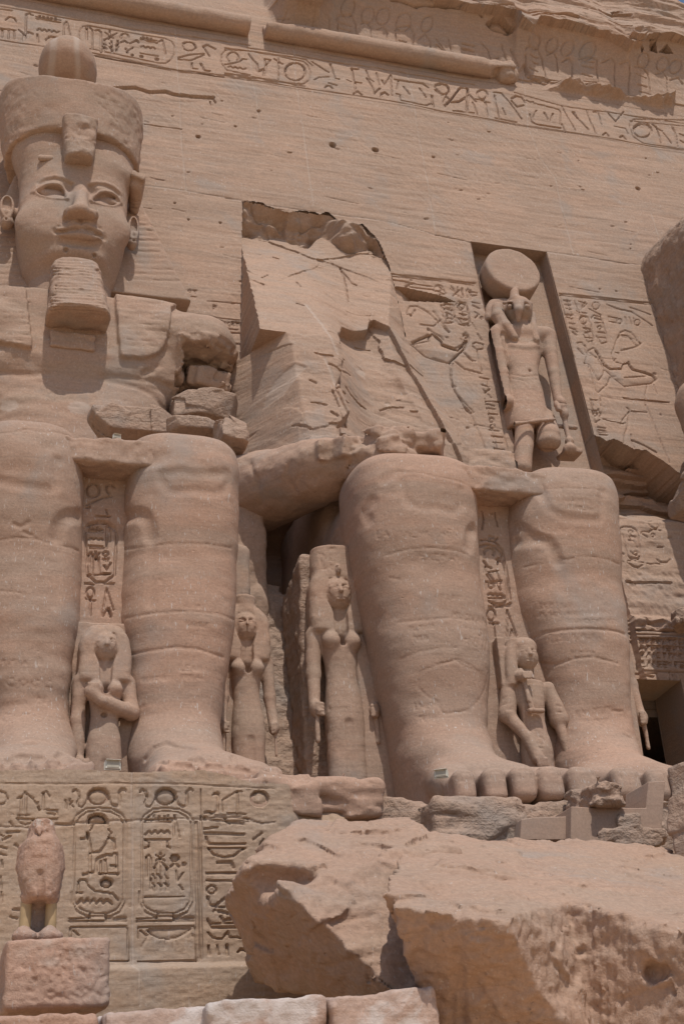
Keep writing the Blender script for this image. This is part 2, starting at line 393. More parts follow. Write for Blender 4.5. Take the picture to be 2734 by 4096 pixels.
# ------------------------------------------------------------------ materials
def stone(name, A, B, C, strata=(.35, .35, 3.2), tilt=(0, math.radians(-7), 0), bump=.35, grain=14., streak=.5, pit=.5, wash=0., rough_scale=0.):
    m = bpy.data.materials.new(name); m.use_nodes = True; t = m.node_tree; N = t.nodes; L = t.links
    b = N['Principled BSDF']; b.inputs['Roughness'].default_value = .92
    try: b.inputs['Specular IOR Level'].default_value = .15
    except Exception: pass
    g = N.new('ShaderNodeNewGeometry')
    def mp(scale, rot=(0, 0, 0)):
        q = N.new('ShaderNodeMapping'); q.inputs['Scale'].default_value = scale; q.inputs['Rotation'].default_value = rot
        L.new(g.outputs['Position'], q.inputs['Vector']); return q.outputs[0]
    def noise(vec, sc_, det=4, rough=.55, dist=0.):
        q = N.new('ShaderNodeTexNoise'); q.inputs['Scale'].default_value = sc_; q.inputs['Detail'].default_value = det
        q.inputs['Roughness'].default_value = rough; q.inputs['Distortion'].default_value = dist; L.new(vec, q.inputs['Vector']); return q.outputs['Fac']
    def ramp(f, a, c, ca=0., cb=1.):
        q = N.new('ShaderNodeMapRange'); q.inputs['From Min'].default_value = a; q.inputs['From Max'].default_value = c
        q.inputs['To Min'].default_value = ca; q.inputs['To Max'].default_value = cb; q.interpolation_type = 'SMOOTHSTEP'; L.new(f, q.inputs['Value']); return q.outputs[0]
    def math_(op, a, c):
        q = N.new('ShaderNodeMath'); q.operation = op
        for i, v in ((0, a), (1, c)):
            if isinstance(v, (int, float)): q.inputs[i].default_value = v
            else: L.new(v, q.inputs[i])
        return q.outputs[0]
    def mix(f, a, c):
        q = N.new('ShaderNodeMix'); q.data_type = 'RGBA'
        for k, v in ((0, f), (6, a), (7, c)):
            if isinstance(v, (int, float)): q.inputs[k].default_value = v
            elif isinstance(v, tuple): q.inputs[k].default_value = (*v, 1)
            else: L.new(v, q.inputs[k])
        return q.outputs[2]
    world = mp((1, 1, 1))
    st = noise(mp(strata, tilt), 1.0, 7, .6, .35); st2 = noise(mp((strata[0]*1.4, strata[1]*1.4, strata[2]*3.4), (0, tilt[1]*1.6, 0)), 1.0, 5, .6, .2)
    big = noise(world, .33, 4, .55); mid = noise(world, 1.7, 5, .6); fine = noise(world, grain, 6, .7)
    col = mix(ramp(big, .38, .62), A, B); col = mix(ramp(st, .4, .66, 0, .75), col, C)
    dark = tuple(c*.75 for c in A); col = mix(ramp(st2, .56, .78, 0, .28), col, dark)
    col = mix(ramp(mid, .5, .75, 0, .35), col, tuple(c*1.12 for c in B))
    spk = mix(ramp(fine, .3, .7), (.87, .87, .87), (1.1, 1.1, 1.1))
    q = N.new('ShaderNodeMix'); q.data_type = 'RGBA'; q.blend_type = 'MULTIPLY'; q.inputs[0].default_value = 1; L.new(col, q.inputs[6]); L.new(spk, q.inputs[7]); col = q.outputs[2]
    ln = noise(mp((.9, .9, 24.), (0, tilt[1]*1.3, 0)), 1.0, 3, .55, .15); col = mix(ramp(ln, .55, .72, 0, .3), col, dark); col = mix(ramp(ln, .28, .42, .22, 0), col, tuple(min(1, c*1.18) for c in B))
    v2 = N.new('ShaderNodeTexVoronoi'); v2.inputs['Scale'].default_value = 8.5; L.new(world, v2.inputs['Vector'])
    dots = math_('MULTIPLY', ramp(v2.outputs['Distance'], .16, .08, 0., .55) if False else ramp(v2.outputs['Distance'], .06, .17, .6, 0.), ramp(noise(world, 1.1, 3, .6), .5, .62)); col = mix(dots, col, tuple(c*.5 for c in A))
    grey = noise(world, .55, 5, .6, .4); col = mix(ramp(grey, .52, .7, 0, .45), col, tuple((sum(A)/3)*k for k in (1.06, .98, .9)))
    # bird lime: short pale vertical runs, in loose colonies
    if streak:
        s1 = noise(mp((22, 22, 5.5)), 1.0, 2, .5); s2 = noise(world, .8, 3, .6)
        f = math_('MULTIPLY', ramp(s1, .655, .71), ramp(s2, .40, .62)); s3 = noise(mp((34, 34, 9.)), 1.0, 1, .5)
        f = math_('MAXIMUM', f, math_('MULTIPLY', ramp(s3, .70, .75), .8))
        col = mix(math_('MULTIPLY', f, streak), col, (.52, .47, .43))
    if wash:
        col = mix(math_('MULTIPLY', ramp(noise(world, 1.6, 6, .62, .6), .47, .6), wash), col, (.62, .58, .55))
    at_ = N.new('ShaderNodeAttribute'); at_.attribute_name = 'pale'
    col = mix(at_.outputs['Fac'], col, (.50, .42, .36))
    L.new(col, b.inputs['Base Color'])
    vo = N.new('ShaderNodeTexVoronoi'); vo.inputs['Scale'].default_value = 3.4; L.new(mp((1, 1, 1.5)), vo.inputs['Vector'])
    pits = math_('MULTIPLY', ramp(vo.outputs['Distance'], .02, .12, -1., 0.), ramp(mid, .5, .6))
    xf = noise(world, grain*2.6, 3, .6)
    hgt = math_('ADD', math_('MULTIPLY', fine, .55), math_('MULTIPLY', mid, .8)); hgt = math_('ADD', hgt, math_('MULTIPLY', xf, .25)); hgt = math_('ADD', hgt, math_('MULTIPLY', st2, .55))
    hgt = math_('ADD', hgt, math_('MULTIPLY', pits, pit))
    if rough_scale:
        hgt = math_('ADD', hgt, math_('MULTIPLY', noise(world, rough_scale, 5, .65, .4), 2.2))
    bp = N.new('ShaderNodeBump'); bp.inputs['Strength'].default_value = bump; bp.inputs['Distance'].default_value = .07
    L.new(hgt, bp.inputs['Height']); L.new(bp.outputs[0], b.inputs['Normal'])
    MAT[name] = m; return m
def plain(name, col, rough=.6, metal=0.):
    m = bpy.data.materials.new(name); m.use_nodes = True; b = m.node_tree.nodes['Principled BSDF']; N = m.node_tree.nodes; L = m.node_tree.links
    g = N.new('ShaderNodeNewGeometry'); n = N.new('ShaderNodeTexNoise'); n.inputs['Scale'].default_value = 9.; n.inputs['Detail'].default_value = 5
    L.new(g.outputs['Position'], n.inputs['Vector']); r = N.new('ShaderNodeValToRGB'); L.new(n.outputs['Fac'], r.inputs[0])
    r.color_ramp.elements[0].position = .3; r.color_ramp.elements[1].position = .7
    r.color_ramp.elements[0].color = (*[c*.82 for c in col], 1); r.color_ramp.elements[1].color = (*[min(1, c*1.1) for c in col], 1)
    L.new(r.outputs[0], b.inputs['Base Color']); b.inputs['Roughness'].default_value = rough; b.inputs['Metallic'].default_value = metal
    MAT[name] = m
stone('wall_stone', (0.372, 0.260, 0.192), (0.417, 0.282, 0.205), (0.368, 0.270, 0.207))
stone('statue_stone', (0.362, 0.250, 0.186), (0.412, 0.272, 0.198), (0.359, 0.265, 0.201), strata=(.3, .3, 2.2), bump=.3, grain=18)
stone('leg_stone', (0.366, 0.250, 0.186), (0.421, 0.272, 0.198), (0.359, 0.265, 0.206), strata=(.22, .22, 1.7), tilt=(0, math.radians(-2), 0), bump=.3, grain=20, streak=.75)
stone('plinth_stone', (0.367, 0.265, 0.192), (0.392, 0.274, 0.191), (0.360, 0.273, 0.207), strata=(.4, .4, 3.), tilt=(0, 0, 0), bump=.3, grain=20, streak=.3)
stone('pink_stone', (0.405, 0.252, 0.185), (0.435, 0.278, 0.206), (0.377, 0.261, 0.197), strata=(.5, .5, 1.5), bump=.5, grain=24, streak=.5)
stone('boulder_stone', (0.392, 0.261, 0.190), (0.427, 0.283, 0.206), (0.378, 0.276, 0.208), strata=(.4, .4, 1.6), tilt=(math.radians(12), math.radians(-5), 0), bump=.55, grain=16, streak=.45, pit=1.)
stone('broken_stone', (0.367, 0.260, 0.196), (0.408, 0.279, 0.205), (0.354, 0.265, 0.206), bump=.75, grain=9, streak=.3, rough_scale=3.5)
stone('washed_stone', (0.429, 0.298, 0.239), (0.460, 0.320, 0.251), (0.412, 0.308, 0.257), bump=.45, grain=16, wash=.55, streak=.3)
stone('smooth_patch', (0.367, 0.254, 0.192), (0.377, 0.261, 0.196), (0.367, 0.260, 0.197), bump=.1, grain=30, streak=.15, pit=0)
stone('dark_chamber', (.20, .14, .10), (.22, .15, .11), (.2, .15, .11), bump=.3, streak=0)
stone('sand', (.56, .38, .23), (.60, .42, .26), (.56, .40, .25), bump=.3, grain=8, streak=0)
plain('lamp_cream', (.62, .60, .52), .5); plain('lamp_glass', (.40, .37, .30), .7); plain('yellow_rod', (.40, .28, .15), .7); plain('lamp_dark', (.08, .08, .08), .5)
# ------------------------------------------------------------------ the rock-cut facade
fac = thing('temple_facade', 'leaning sandstone temple front with a carved hieroglyph band, niche and doorway', 'temple front', (12, 29, 9))
W = Sheet(-1.6, 27.9, 8.4, 42.6, .028, FY0, FB)
X, Z, H = W.X, W.Z, W.H
W.keep &= (Z > 13) | (X > 13.3) | ((X > 5) & (X < 14) & (Z > 9))
pxz = lambda reg, pts, off=0.: np.array(W.pts(reg, pts, off))
def P2(reg, txt): return [tuple(map(float, p.split(','))) for p in txt.split()]
# gentle unevenness and the dressing of the wall
H += .035*fbm(X, 0*X, Z, 2.6, 1, 1.6, 4, 3)+.012*fbm(X, 0*X+Z*.12, Z, 1.2, 1, .16, 3, 8)
chis = fbm(X+Z*.9, 0*X, Z-X*.4, .10, 1, .5, 2, 12); H += .006*chis*sm(fbm(X, 0*X, Z, 3., 1, 2., 2, 9)*1.5+.3)
# --- cavetto cornice above the moulding, broken lip, natural cliff
lip = pxz('z3', P2(0, '250,35 330,60 420,120 560,150 660,60 690,42 760,35 860,22 960,42 1080,60 1200,100 1390,150 1500,180'))
lip2 = pxz('z4', P2(0, '0,130 100,160 250,190 440,212 470,262 560,300 585,250 640,250 700,268 800,290 880,312 1010,330 1090,380 1160,420 1270,350 1390,350 1568,385'))
lip = np.concatenate([lip[:-2], lip2]); lip = lip[np.argsort(lip[:, 0])]
lx = np.interp(W.x, lip[:, 0], lip[:, 1]).astype(np.float32)+.06*fbm(W.x, 0*W.x, 0*W.x, .35, 1, 1, 3, 4)
lz = lx[:, None]; right = sm((X-9.3)/.5)
t = np.clip((Z-34.7)/np.maximum(lz-34.7, .3), 0, 1)
cav = (Z > 34.6)*(.05+.75*t**2)*right
H += np.where(Z < lz, cav, 0)
above = (Z >= lz)*right
H += above*(1.2+.10*fbm(X, 0*X, Z, 1.6, 1, .5, 4, 21)-.26*(Z-lz))
H -= (1-right)*(Z > 34.6)*(.02+.16*np.maximum(Z-35.2, 0)); H -= (1-right)*sm((Z-36.2)/.3)*.2
# strata steps and clefts in the natural rock
nat = above+(1-right)*sm((Z-37.)/1.)
step = fbm(X*.6, 0*X, Z+X*.10, 3., 1, .42, 3, 31); H += nat*(.06*np.floor(step*3)/3+.06*step)
def cleft(reg, txt, w, d): W.cut(S(reg, txt), w, d, off=.6)
cleft('z4', '180,0 240,40 280,70 440,90 540,115 700,150 860,180; 0,50 130,75 250,95 290,120; 1020,50 1060,80 1130,90 1220,110; 1060,190 1200,220; 500,140 700,165; 900,50 940,65', .07, .16)
cleft('z3', '1040,5 1110,15 1200,45; 1200,40 1400,70 1568,100', .07, .14)
for reg, txt, d in (('z4', '320,150 370,125 420,130 520,185 470,200 380,180', .35), ('z4', '1110,60 1200,68 1180,85 1120,80', .3), ('z4', '1180,300 1200,262 1250,255 1280,290 1275,320 1220,325', -.35), ('z4', '1330,270 1370,275 1400,330 1350,320', .4), ('z4', '1270,300 1310,310 1300,330', .4), ('z4', '1410,325 1450,290 1500,330', .35)):
    W.sunk(reg, P2(0, txt), d, .3, .6)
# ragged break along the foot of the cornice (right)
bp = pxz('z4', P2(0, '640,560 700,555 770,500 860,498 930,525 1040,550 1120,570 1200,600 1290,610 1380,600 1480,598 1520,640 1500,680 1420,690 1300,660 1200,640 1080,630 940,600 800,580 690,570'))
W.fill(bp, lambda x, z, D, A: A+.5*sm(D/.5)*(1+.6*fbm(x, 0*x, z, .3, 1, .2, 3, 41)), .1)
W.fill(pxz('z4', P2(0, '500,470 560,400 620,480 700,490 740,510 690,555 620,550 500,545')), lambda x, z, D, A: A-.12*sm(D/.1), .1)
# --- inscription band: frame lines
W.cut(S('z1', '0,45 480,125 1100,215 1568,285; 0,247 280,295 580,335 1100,433 1568,495; 600,352 1110,442 1568,508'), .035, .035)
W.cut(S('z3', '140,300 420,342 700,390 1140,455 1568,530; 0,480 480,550 900,612 1568,735; 0,470 500,540'), .035, .035)
W.cut(S('z4', '500,583 800,662 1200,717 1568,775; 0,690 580,790 1000,858 1568,942; 1230,752 1568,792'), .035, .035)
G1 = S('z1', '''0,60 75,72; 35,128 60,110 90,118 103,140; 15,180 15,230; 55,190 55,240; 90,185 90,240; 0,178 100,188; 160,240 165,95 185,88 205,100; 120,185 150,215 145,250; 165,215 180,200 205,212;
230,108 378,128; 230,120 378,142; 250,102 250,112; 275,105 275,116; 300,108 300,120; 325,112 325,124; 350,116 350,128; 235,190 250,180 265,195 280,185 295,200 310,188 325,203 340,192 355,207 372,200; 400,240 405,150 420,135 445,240; 235,215 240,265; 290,250 310,232 340,232 365,245;
545,175 560,168 580,185 580,310; 545,175 545,250; 600,190 620,185 635,200 635,330; 660,200 710,235; 735,205 660,245; 690,190 685,245; 655,245 650,320; 650,265 668,285; 650,290 668,308; 700,255 705,335; 690,270 705,290; 690,295 705,315; 740,250 730,330; 745,265 728,285; 745,290 728,310; c 783,228 25,20 160 380; 760,262 785,252 800,265; 795,320 835,295; 800,330 790,300; 815,270 860,250 870,265; 885,232 985,255; 885,245 985,268; 900,228 900,240; 925,233 925,245; 950,238 950,250; 885,290 900,285 915,297 930,289 945,301 960,293 975,305; 885,330 990,347; 995,260 1020,250 1040,335; c 830,345 5,5; c 888,352 5,5; c 985,368 6,6;
1145,270 1170,262 1210,268 1232,300; c 1188,290 40,28; 1120,360 1180,345 1280,335; 1120,370 1200,378 1280,345; 1275,290 1300,280 1350,305; 1275,290 1315,350; 1205,395 1205,425 1240,432; 1260,400 1280,440 1315,445''')
G3 = S('z3', '''c 50,358 36,32 130 400; 0,405 60,395 95,385 110,370 135,372; 20,422 35,415 50,427 65,419 80,431 95,423 110,435 130,430; 150,340 180,380 200,400 205,450 245,435; 250,370 285,375 270,400 250,400 250,370; 260,400 240,480; 310,370 360,400; 335,360 335,500; c 440,448 66,56; c 440,448 60,52 180 360;
545,385 650,450; 560,500 590,482 650,480; 660,400 690,490 715,495; 650,520 700,535; 625,550 640,536 660,540 674,556; 793,430 835,432; 795,425 808,510 830,515; 765,500 790,512; 815,515 855,520; 815,520 815,570; 805,590 830,572 857,596; 885,440 905,490 930,510; 890,490 920,540 935,590 970,555; 950,455 965,530; 985,500 1000,530 1040,468 1045,600; 975,612 980,590 1000,580 1020,597;
1065,495 1240,520 1275,545; 1090,500 1075,560; 1070,590 1095,597 1100,632 1260,662 1300,645; 1120,540 1155,590; 1220,550 1260,610; 1295,600 1305,670; 1320,530 1350,520 1390,530 1405,560; 1320,545 1350,580 1390,590 1405,565; 1380,670 1420,620 1470,550 1520,550; 1520,555 1525,610 1510,690; 1430,695 1480,698; 1400,640 1470,632 1505,608''')
G4 = S('z4', '''10,540 50,525 90,540 98,570; 10,560 50,595 95,575; 60,640 80,600 95,620; 70,660 120,610 170,545 215,555 205,620 210,700; 130,695 250,712; 110,640 150,640 195,620; c 303,592 32,30; 265,622 350,645; 318,622 335,730; 220,590 265,640; 240,640 250,660 270,720; 375,580 420,585 470,640 550,745; 380,600 385,650 410,740; 385,742 520,765; 430,680 450,720; 485,620 515,605 550,615 570,642; 485,635 520,672 560,662;
580,630 600,642 622,640; 625,650 780,685 795,700 790,780; 600,720 610,762 640,780 790,806; 640,695 620,740; 690,710 710,750; 745,715 730,760; 800,780 822,832; 800,660 885,820; 870,700 965,815; 960,690 980,760 1012,842; 1000,700 1030,700 1050,780; 880,700 900,740; 1055,852 1075,836 1092,857; 1095,710 1140,762 1190,700; 1130,790 1200,802 1217,837; 1165,862 1183,852 1202,873; c 1310,812 58,44; c 1310,812 50,38 180 350; 1370,775 1400,800 1430,818; 1395,790 1425,890; 1440,830 1490,895; 1490,790 1515,835 1528,915; 1540,840 1568,850; 1545,880 1568,892''')
for g in (G1, G3, G4): W.cut(g, .04, .055, soft=2.2)
CART = S('z1', '520,165 500,200 495,235 510,268 545,305 990,392 1040,392 1075,370 1098,330 1095,290 1075,258 1030,237 560,160 520,165; 1568,320 1420,308 1390,340 1385,390 1420,440 1568,475')+S('z3', '0,310 140,318 430,372 490,382 520,407 538,450 530,500 490,525 430,523 0,460; 0,300 440,360 505,372 550,410')+S('z4', '1568,752 1260,742 1235,762 1230,800 1250,852 1310,890 1568,932')
W.cut(CART, .035, .04)
# --- cornice signs: discs, serpents and small cartouches
for cx, cy, r in ((518, 20, 40), (617, 25, 40), (762, 60, 42), (895, 92, 40), (988, 102, 40), (1120, 135, 45), (1262, 155, 35)):
    W.cut(S('z3', f'c {cx},{cy} {r},{r*.9}'), .035, .035, off=.35)
for cx, cy, r in ((618, 275, 40), (735, 292, 36), (830, 310, 36), (955, 330, 45), (1300, 390, 38), (1430, 405, 38), (1510, 420, 36)): W.cut(S('z4', f'c {cx},{cy} {r},{r*.85}'), .04, .04, off=.35)
W.cut(S('z3', '470,112 500,90 540,105 555,210; 585,125 620,108 650,140 660,200; 690,130 700,115 780,108 815,150 842,260; 705,130 712,210; 710,140 790,160; 710,165 790,185; 715,190 770,200; 850,150 880,138 915,170 930,265; 955,180 990,168 1018,200 1020,270; 1065,190 1080,175 1150,170 1185,215 1185,300; 1070,200 1080,260; 1095,240 1140,250; 1100,270 1150,285; 1215,240 1250,215 1285,250 1305,330; 1320,240 1390,310; 1400,250 1440,345; 1350,335 1445,350; 1480,270 1568,290; 1490,300 1560,315; 250,150 270,180 330,190; 330,110 400,130; 340,150 400,165; 380,100 360,140'), .035, .035, off=.2)
W.cut(S('z4', '20,270 80,310 120,340; 40,330 150,350; 180,275 245,290; 180,295 245,310; 300,280 340,310 370,370 410,350; 420,290 470,380; 480,310 540,400; 565,330 570,320 640,318 680,370 720,480 800,490; 570,350 600,450 690,480; 600,350 650,360; 620,380 660,390; 610,410 660,430; 610,450 700,465; 620,468 690,482; 705,350 740,340 770,370 790,450; 805,385 840,370 870,400 880,490; 905,380 960,370 1010,390 1040,500; 925,390 1000,400; 930,410 1000,425; 935,450 1000,470; 950,490 1030,500; 1045,405 1090,395 1120,420 1150,550; 1150,430 1200,430 1220,470 1230,570; 1240,440 1300,440 1340,470 1370,580; 1260,470 1330,490; 1280,520 1340,535; 1300,560 1370,575; 1385,470 1430,460 1460,490 1475,590; 1480,500 1530,490 1560,520'), .038, .045, off=.2)
# --- mortar joints (pale repairs) and natural cracks
W.cut(S('z1', '1100,20 1104,300 1125,560 1140,900 1165,1195; 900,1165 1165,1200 1510,1255')+S('z3', '150,120 165,480 195,600 220,790; 425,180 440,470 470,680 510,960 550,1290; 1135,430 1160,520 1195,750 1230,930 1270,1170 1310,1390')+S('z4', '560,470 590,800 670,1000 760,1110 825,1400'), .026, .016, pale=.3)
W.cut(S('z5', '0,65 100,85 380,125 640,165 860,190 1030,215 1280,285 1320,300 1540,345; 1280,60 1300,180 1320,300')+S('z6', '810,0 845,140 875,275; 700,250 1000,290 1200,325 1390,335; 10,140 230,190; 1360,0 1390,110 1420,220; 1350,340 1365,420 1370,575'), .026, .016, pale=.32)
W.cut(S('z1', '710,550 850,545 940,575 1040,570 1090,590 1200,602 1340,605'), .06, .10)
W.sunk('z1', P2(0, '710,555 850,548 940,578 1040,573 1090,593 1200,606 1340,610 1360,640 1330,660 1310,625 1200,640 1000,640 860,620 740,590'), .07, .25)
W.cut(S('z1', '1320,625 1325,660; 905,780 1030,795 1140,810'), .04, .05)
for reg, x, y, r, d in (('z1', 1243, 858, .09, .2), ('z3', 675, 907, .13, .25), ('z3', 942, 940, .13, .3), ('z3', 65, 793, .06, .1), ('z3', 1305, 985, .07, .1), ('z3', 213, 690, .08, .1), ('z4', 1280, 1180, .11, .25), ('z1', 1095, 1278, .05, .08), ('z2', 1183, 278, .05, .08), ('z2', 1382, 297, .06, .08), ('z4', 1330, 990, .05, .06)):
    W.line([W.pt(reg, x, y)], r, d)
rs = np.random.RandomState(5)
for i in range(130):                      # scattered pock marks
    x, z = rs.uniform(0, 26), rs.uniform(17, 31.5); W.line([(x, z), (x+rs.uniform(0, .12), z+rs.uniform(-.02, .02))], rs.uniform(.03, .055), rs.uniform(.02, .05))
for i in range(80):                      # short bedding cracks
    x, z = rs.uniform(0, 26), rs.uniform(17, 31); l = rs.uniform(.2, 1.1); W.line([(x, z), (x+l*.5, z-l*.06+rs.uniform(-.03, .03)), (x+l, z-l*.10)], .03, rs.uniform(.008, .022))
# --- the graffito on the left
W.cut(S('z2', '''1250,890 1262,918 1275,898 1290,922 1305,895; 1312,925 1322,900 1332,930; 1345,905 1345,935 1360,932 1362,912 1345,905; 1385,912 1372,918 1385,930 1370,938; 1395,915 1402,940 1410,920 1418,942 1425,920; c 1440,935 9,12; 1458,920 1458,945; 1458,922 1470,928 1458,934 1470,948; 1478,925 1498,928; 1488,926 1488,950; 1500,925 1502,950; 1340,818 1340,845; 1340,818 1355,822 1353,832 1340,832; 1300,790 1508,805; 1230,878 1505,912; 1390,985 1505,992; 1400,960 1490,972; c 1190,725 8,9; 1210,720 1235,722; 1222,722 1222,745; 1200,760 1230,765; c 1165,815 6,8'''), .03, .035)
# --- reliefs flanking the niche
W.cut(S('z5', '''1025,555 1320,582 1568,608; 1030,540 1568,598; 1020,575 1130,590 1180,600 1130,620; 1130,595 1300,620; 1140,620 1300,640 1380,670; c 1338,630 27,20; 1370,640 1385,665 1340,672; 1410,630 1480,690; 1470,640 1430,680; 1485,630 1490,690; 1515,640 1520,690; 1540,640 1540,700; 1370,790 1380,730 1410,728 1425,790 1420,850 1375,848 1365,800; 1385,750 1410,755; 1380,780 1415,790; 1390,800 1395,840; 1440,740 1465,712 1510,720 1530,780 1530,850 1500,862 1460,855 1440,800; c 1478,745 20,22; 1470,790 1505,800; 1480,820 1515,830; 1490,780 1495,840; 1355,735 1360,780; 1480,860 1530,865; 1375,850 1420,856''')+
      S('z6', '''5,480 25,460 50,475 40,490 10,490; 110,460 145,510; 150,465 155,530; 180,470 185,530; 215,475 240,520 270,515; 220,490 275,500; 240,560 290,568; 245,580 288,600; 255,620 285,640 260,660; c 300,660 8,8; 240,690 270,740; 275,760 300,800; 245,825 265,815 310,828 315,855 270,860 245,840; 270,870 300,1000; 290,1035 345,1045 340,1090; 300,1080 345,1095; 310,1110 360,1160; 320,1130 350,1110; 325,1185 410,1190; 330,1200 380,1215; 332,1225 385,1232; 345,1260 400,1265; c 365,1300 12,14; c 370,1340 12,14; 350,1360 410,1370; 365,1400 430,1410; 370,1440 430,1445; 380,1480 440,1490; 400,1510 430,1560; 395,1580 440,1590; 320,1165 420,1590 470,1600; 410,1190 480,1600'''), .032, .038)
W.cut(S('z6', '''60,580 75,570 120,575 130,640 130,685 80,690 60,640; 70,600 115,610; 75,630 120,640; 85,660 120,665; 150,590 175,560 205,580 222,640 228,690 180,700 155,660; c 180,580 18,18; 165,630 205,640; 170,660 215,670'''), .032, .04)
# left king: crown, face, arms, kilt (cut as sunk outline)
W.cut(S('z5', '1140,790 1160,745 1205,745 1240,765 1270,780 1330,840 1400,905; 1165,800 1145,795; 1190,770 1180,790 1165,805; 1270,885 1300,910 1350,935 1365,955; 1170,970 1275,925 1280,960 1175,980; 1270,890 1285,920 1280,960; 1360,980 1460,1018 1490,990 1510,940 1490,920 1520,925 1525,960 1500,1010 1450,1060 1410,1102 1330,1085; 1490,1030 1540,1085 1568,1090; 1425,1105 1415,1190 1430,1260 1470,1320 1568,1500; 1420,1240 1445,1250; 1165,985 1260,1060 1330,1085; 1220,860 1310,870 1350,830; 1490,990 1480,950')+S('z6', '105,945 110,1060 135,1130 240,1280 300,1420 360,1590; 160,1160 250,1250 240,1262 190,1220; 185,875 240,930; 130,935 190,980 300,1010; 60,830 130,855 190,830 215,790 185,780 200,755 222,790 200,850 95,945 0,910; 0,620 40,680 95,750'), .042, .036)
W.sunk('z5', P2(0, '1170,970 1275,925 1300,915 1360,960 1365,980 1460,1018 1500,960 1525,950 1505,1010 1410,1102 1330,1085 1250,1060'), .09, .12)
# right-hand relief: text columns, king
W.cut(S('z6', '''785,515 870,525 1365,575; 790,505 1365,565; 790,515 880,910; 835,545 890,770; 880,550 1000,830; 815,550 855,555; 820,575 860,580; 825,600 862,608; 830,640 870,640; 835,655 870,662; 850,690 885,695; 855,720 890,730; 870,745 900,765; 910,555 960,570 930,600; 930,590 950,560; c 1018,582 22,22; 975,600 1050,640; 895,615 915,625; 930,625 960,630; 1085,575 1150,600 1240,620; 1230,592 1300,615 1360,640; 1240,620 1370,710; 1095,650 1150,660; 1100,680 1150,690; c 1165,680 14,16; 1200,655 1210,700; 1225,655 1240,700; 1250,660 1260,705; c 1275,690 18,18; 915,670 930,645 965,650 985,700 1005,800 965,810 940,760; c 940,672 24,24; 940,720 985,730; 950,750 990,740; 955,780 1000,785; 990,660 1005,640 1045,650 1065,700 1090,810 1050,820 1020,770; 1010,660 1050,668; 1010,690 1060,690; c 1040,720 12,10; 1030,750 1075,755; 1035,780 1080,785; 900,815 930,810 940,830; 905,850 940,890; 950,830 960,900 945,950''')+
      S('r1', '60,1640 120,1645; 80,1650 90,1700; 80,1740 140,1745 135,1730; c 110,1775 16,16; c 150,1775 16,16; 120,1850 150,1830; 130,1900 200,1910; 135,1925 205,1935; 140,1945 210,1950; 145,1970 220,1975; 60,1630 130,1980; 150,1630 160,1700'), .032, .038)
W.cut(S('r1', '''320,1060 345,1010 390,992 440,1012 478,1055 500,1095 530,1112; 325,1050 350,1035 400,1040 440,1070 470,1120 510,1142 530,1112; 315,1060 285,1150 258,1215 272,1265 290,1290 345,1305; 290,1195 330,1205; 270,1255 300,1262; 350,1180 440,1160 500,1145; 415,1290 430,1325 460,1358 580,1388 650,1412 680,1450; 40,1180 95,1150 130,1190 160,1250 190,1312 240,1355 350,1352; 50,1190 110,1240 150,1290 190,1365 270,1440 375,1522 590,1495; 375,1440 580,1420; 590,1495 640,1490 678,1455; 595,1500 575,1600 580,1690; 580,1690 640,1820 700,1990 760,2130 800,2240; 0,1300 40,1310 130,1470 180,1410 185,1370; 40,1340 100,1540 130,1580 220,1500 240,1440; 405,1718 425,1735; 430,1750 600,1760; 425,1760 410,1900 385,1960 375,2060; 425,1755 370,1820 345,1875 390,1860; 440,1970 470,2100; 655,1500 685,1590'''), .036, .034)
W.sunk('r1', P2(0, '240,1355 350,1352 355,1310 415,1290 460,1358 580,1388 650,1412 678,1450 640,1490 590,1495 375,1522 270,1440 190,1365 150,1290 95,1160 130,1190 190,1312'), .07, .1)
# long slot where the band left of the niche has split away
W.sunk('z5', P2(0, '1000,615 1140,630 1250,655 1380,690 1440,715 1380,718 1200,712 1060,706 985,712'), .5, 3.)
# cracks right of niche
W.cut(S('r1', '370,1625 450,1640 560,1645 680,1660 795,1668; 180,1820 260,1845 370,1865; 445,2020 560,2070 680,2140'), .03, .05)
# --- broken foot of the wall right of the niche, recess and lower wall
edge = pxz('z6', P2(0, '900,1520 930,1500 985,1392 1040,1412 1080,1440 1130,1422 1190,1455 1250,1478 1330,1492 1390,1535 1470,1590 1568,1655 1640,1690'))
ez = np.interp(W.x, np.sort(edge[:, 0]), edge[np.argsort(edge[:, 0]), 1])+.03*fbm(W.x, 0*W.x, 0*W.x, .3, 1, 1, 3, 50)
ez = np.where(W.x < 17.45, -99, ez)[:, None]
n1 = fbm(X, 0*X, Z, .9, 1, .35, 3, 60)
under = (Z < ez)
dz = ez-Z; prof = -1.25+.12*n1+.2*np.floor(2*fbm(X, 0*X, Z, 2., 1, .5, 2, 66))
low = 16.55+.12*fbm(X, 0*X, 0*Z, .9, 1, 1, 3, 61)
ramp_ = np.clip((low-Z)/.9, 0, 1)
lowh = -1.25+ramp_*1.22+.05*n1
Hl = np.where(Z > low, prof, lowh)
H[...] = np.where(under & (dz > 0), np.minimum(H, Hl), H)
west = (X < 17.45)*(X > 13.3)*(Z < 16.2); H[...] = np.where(west, -.3, H)
W.cut(S('r2', '820,560 960,575 1060,620; 590,715 720,715; 850,720 930,722; 560,820 740,825; 1000,800 1180,750 1400,760; 690,1760 1000,1770 1330,1780; 700,1740 860,1790'), .04, .06, off=-.2)
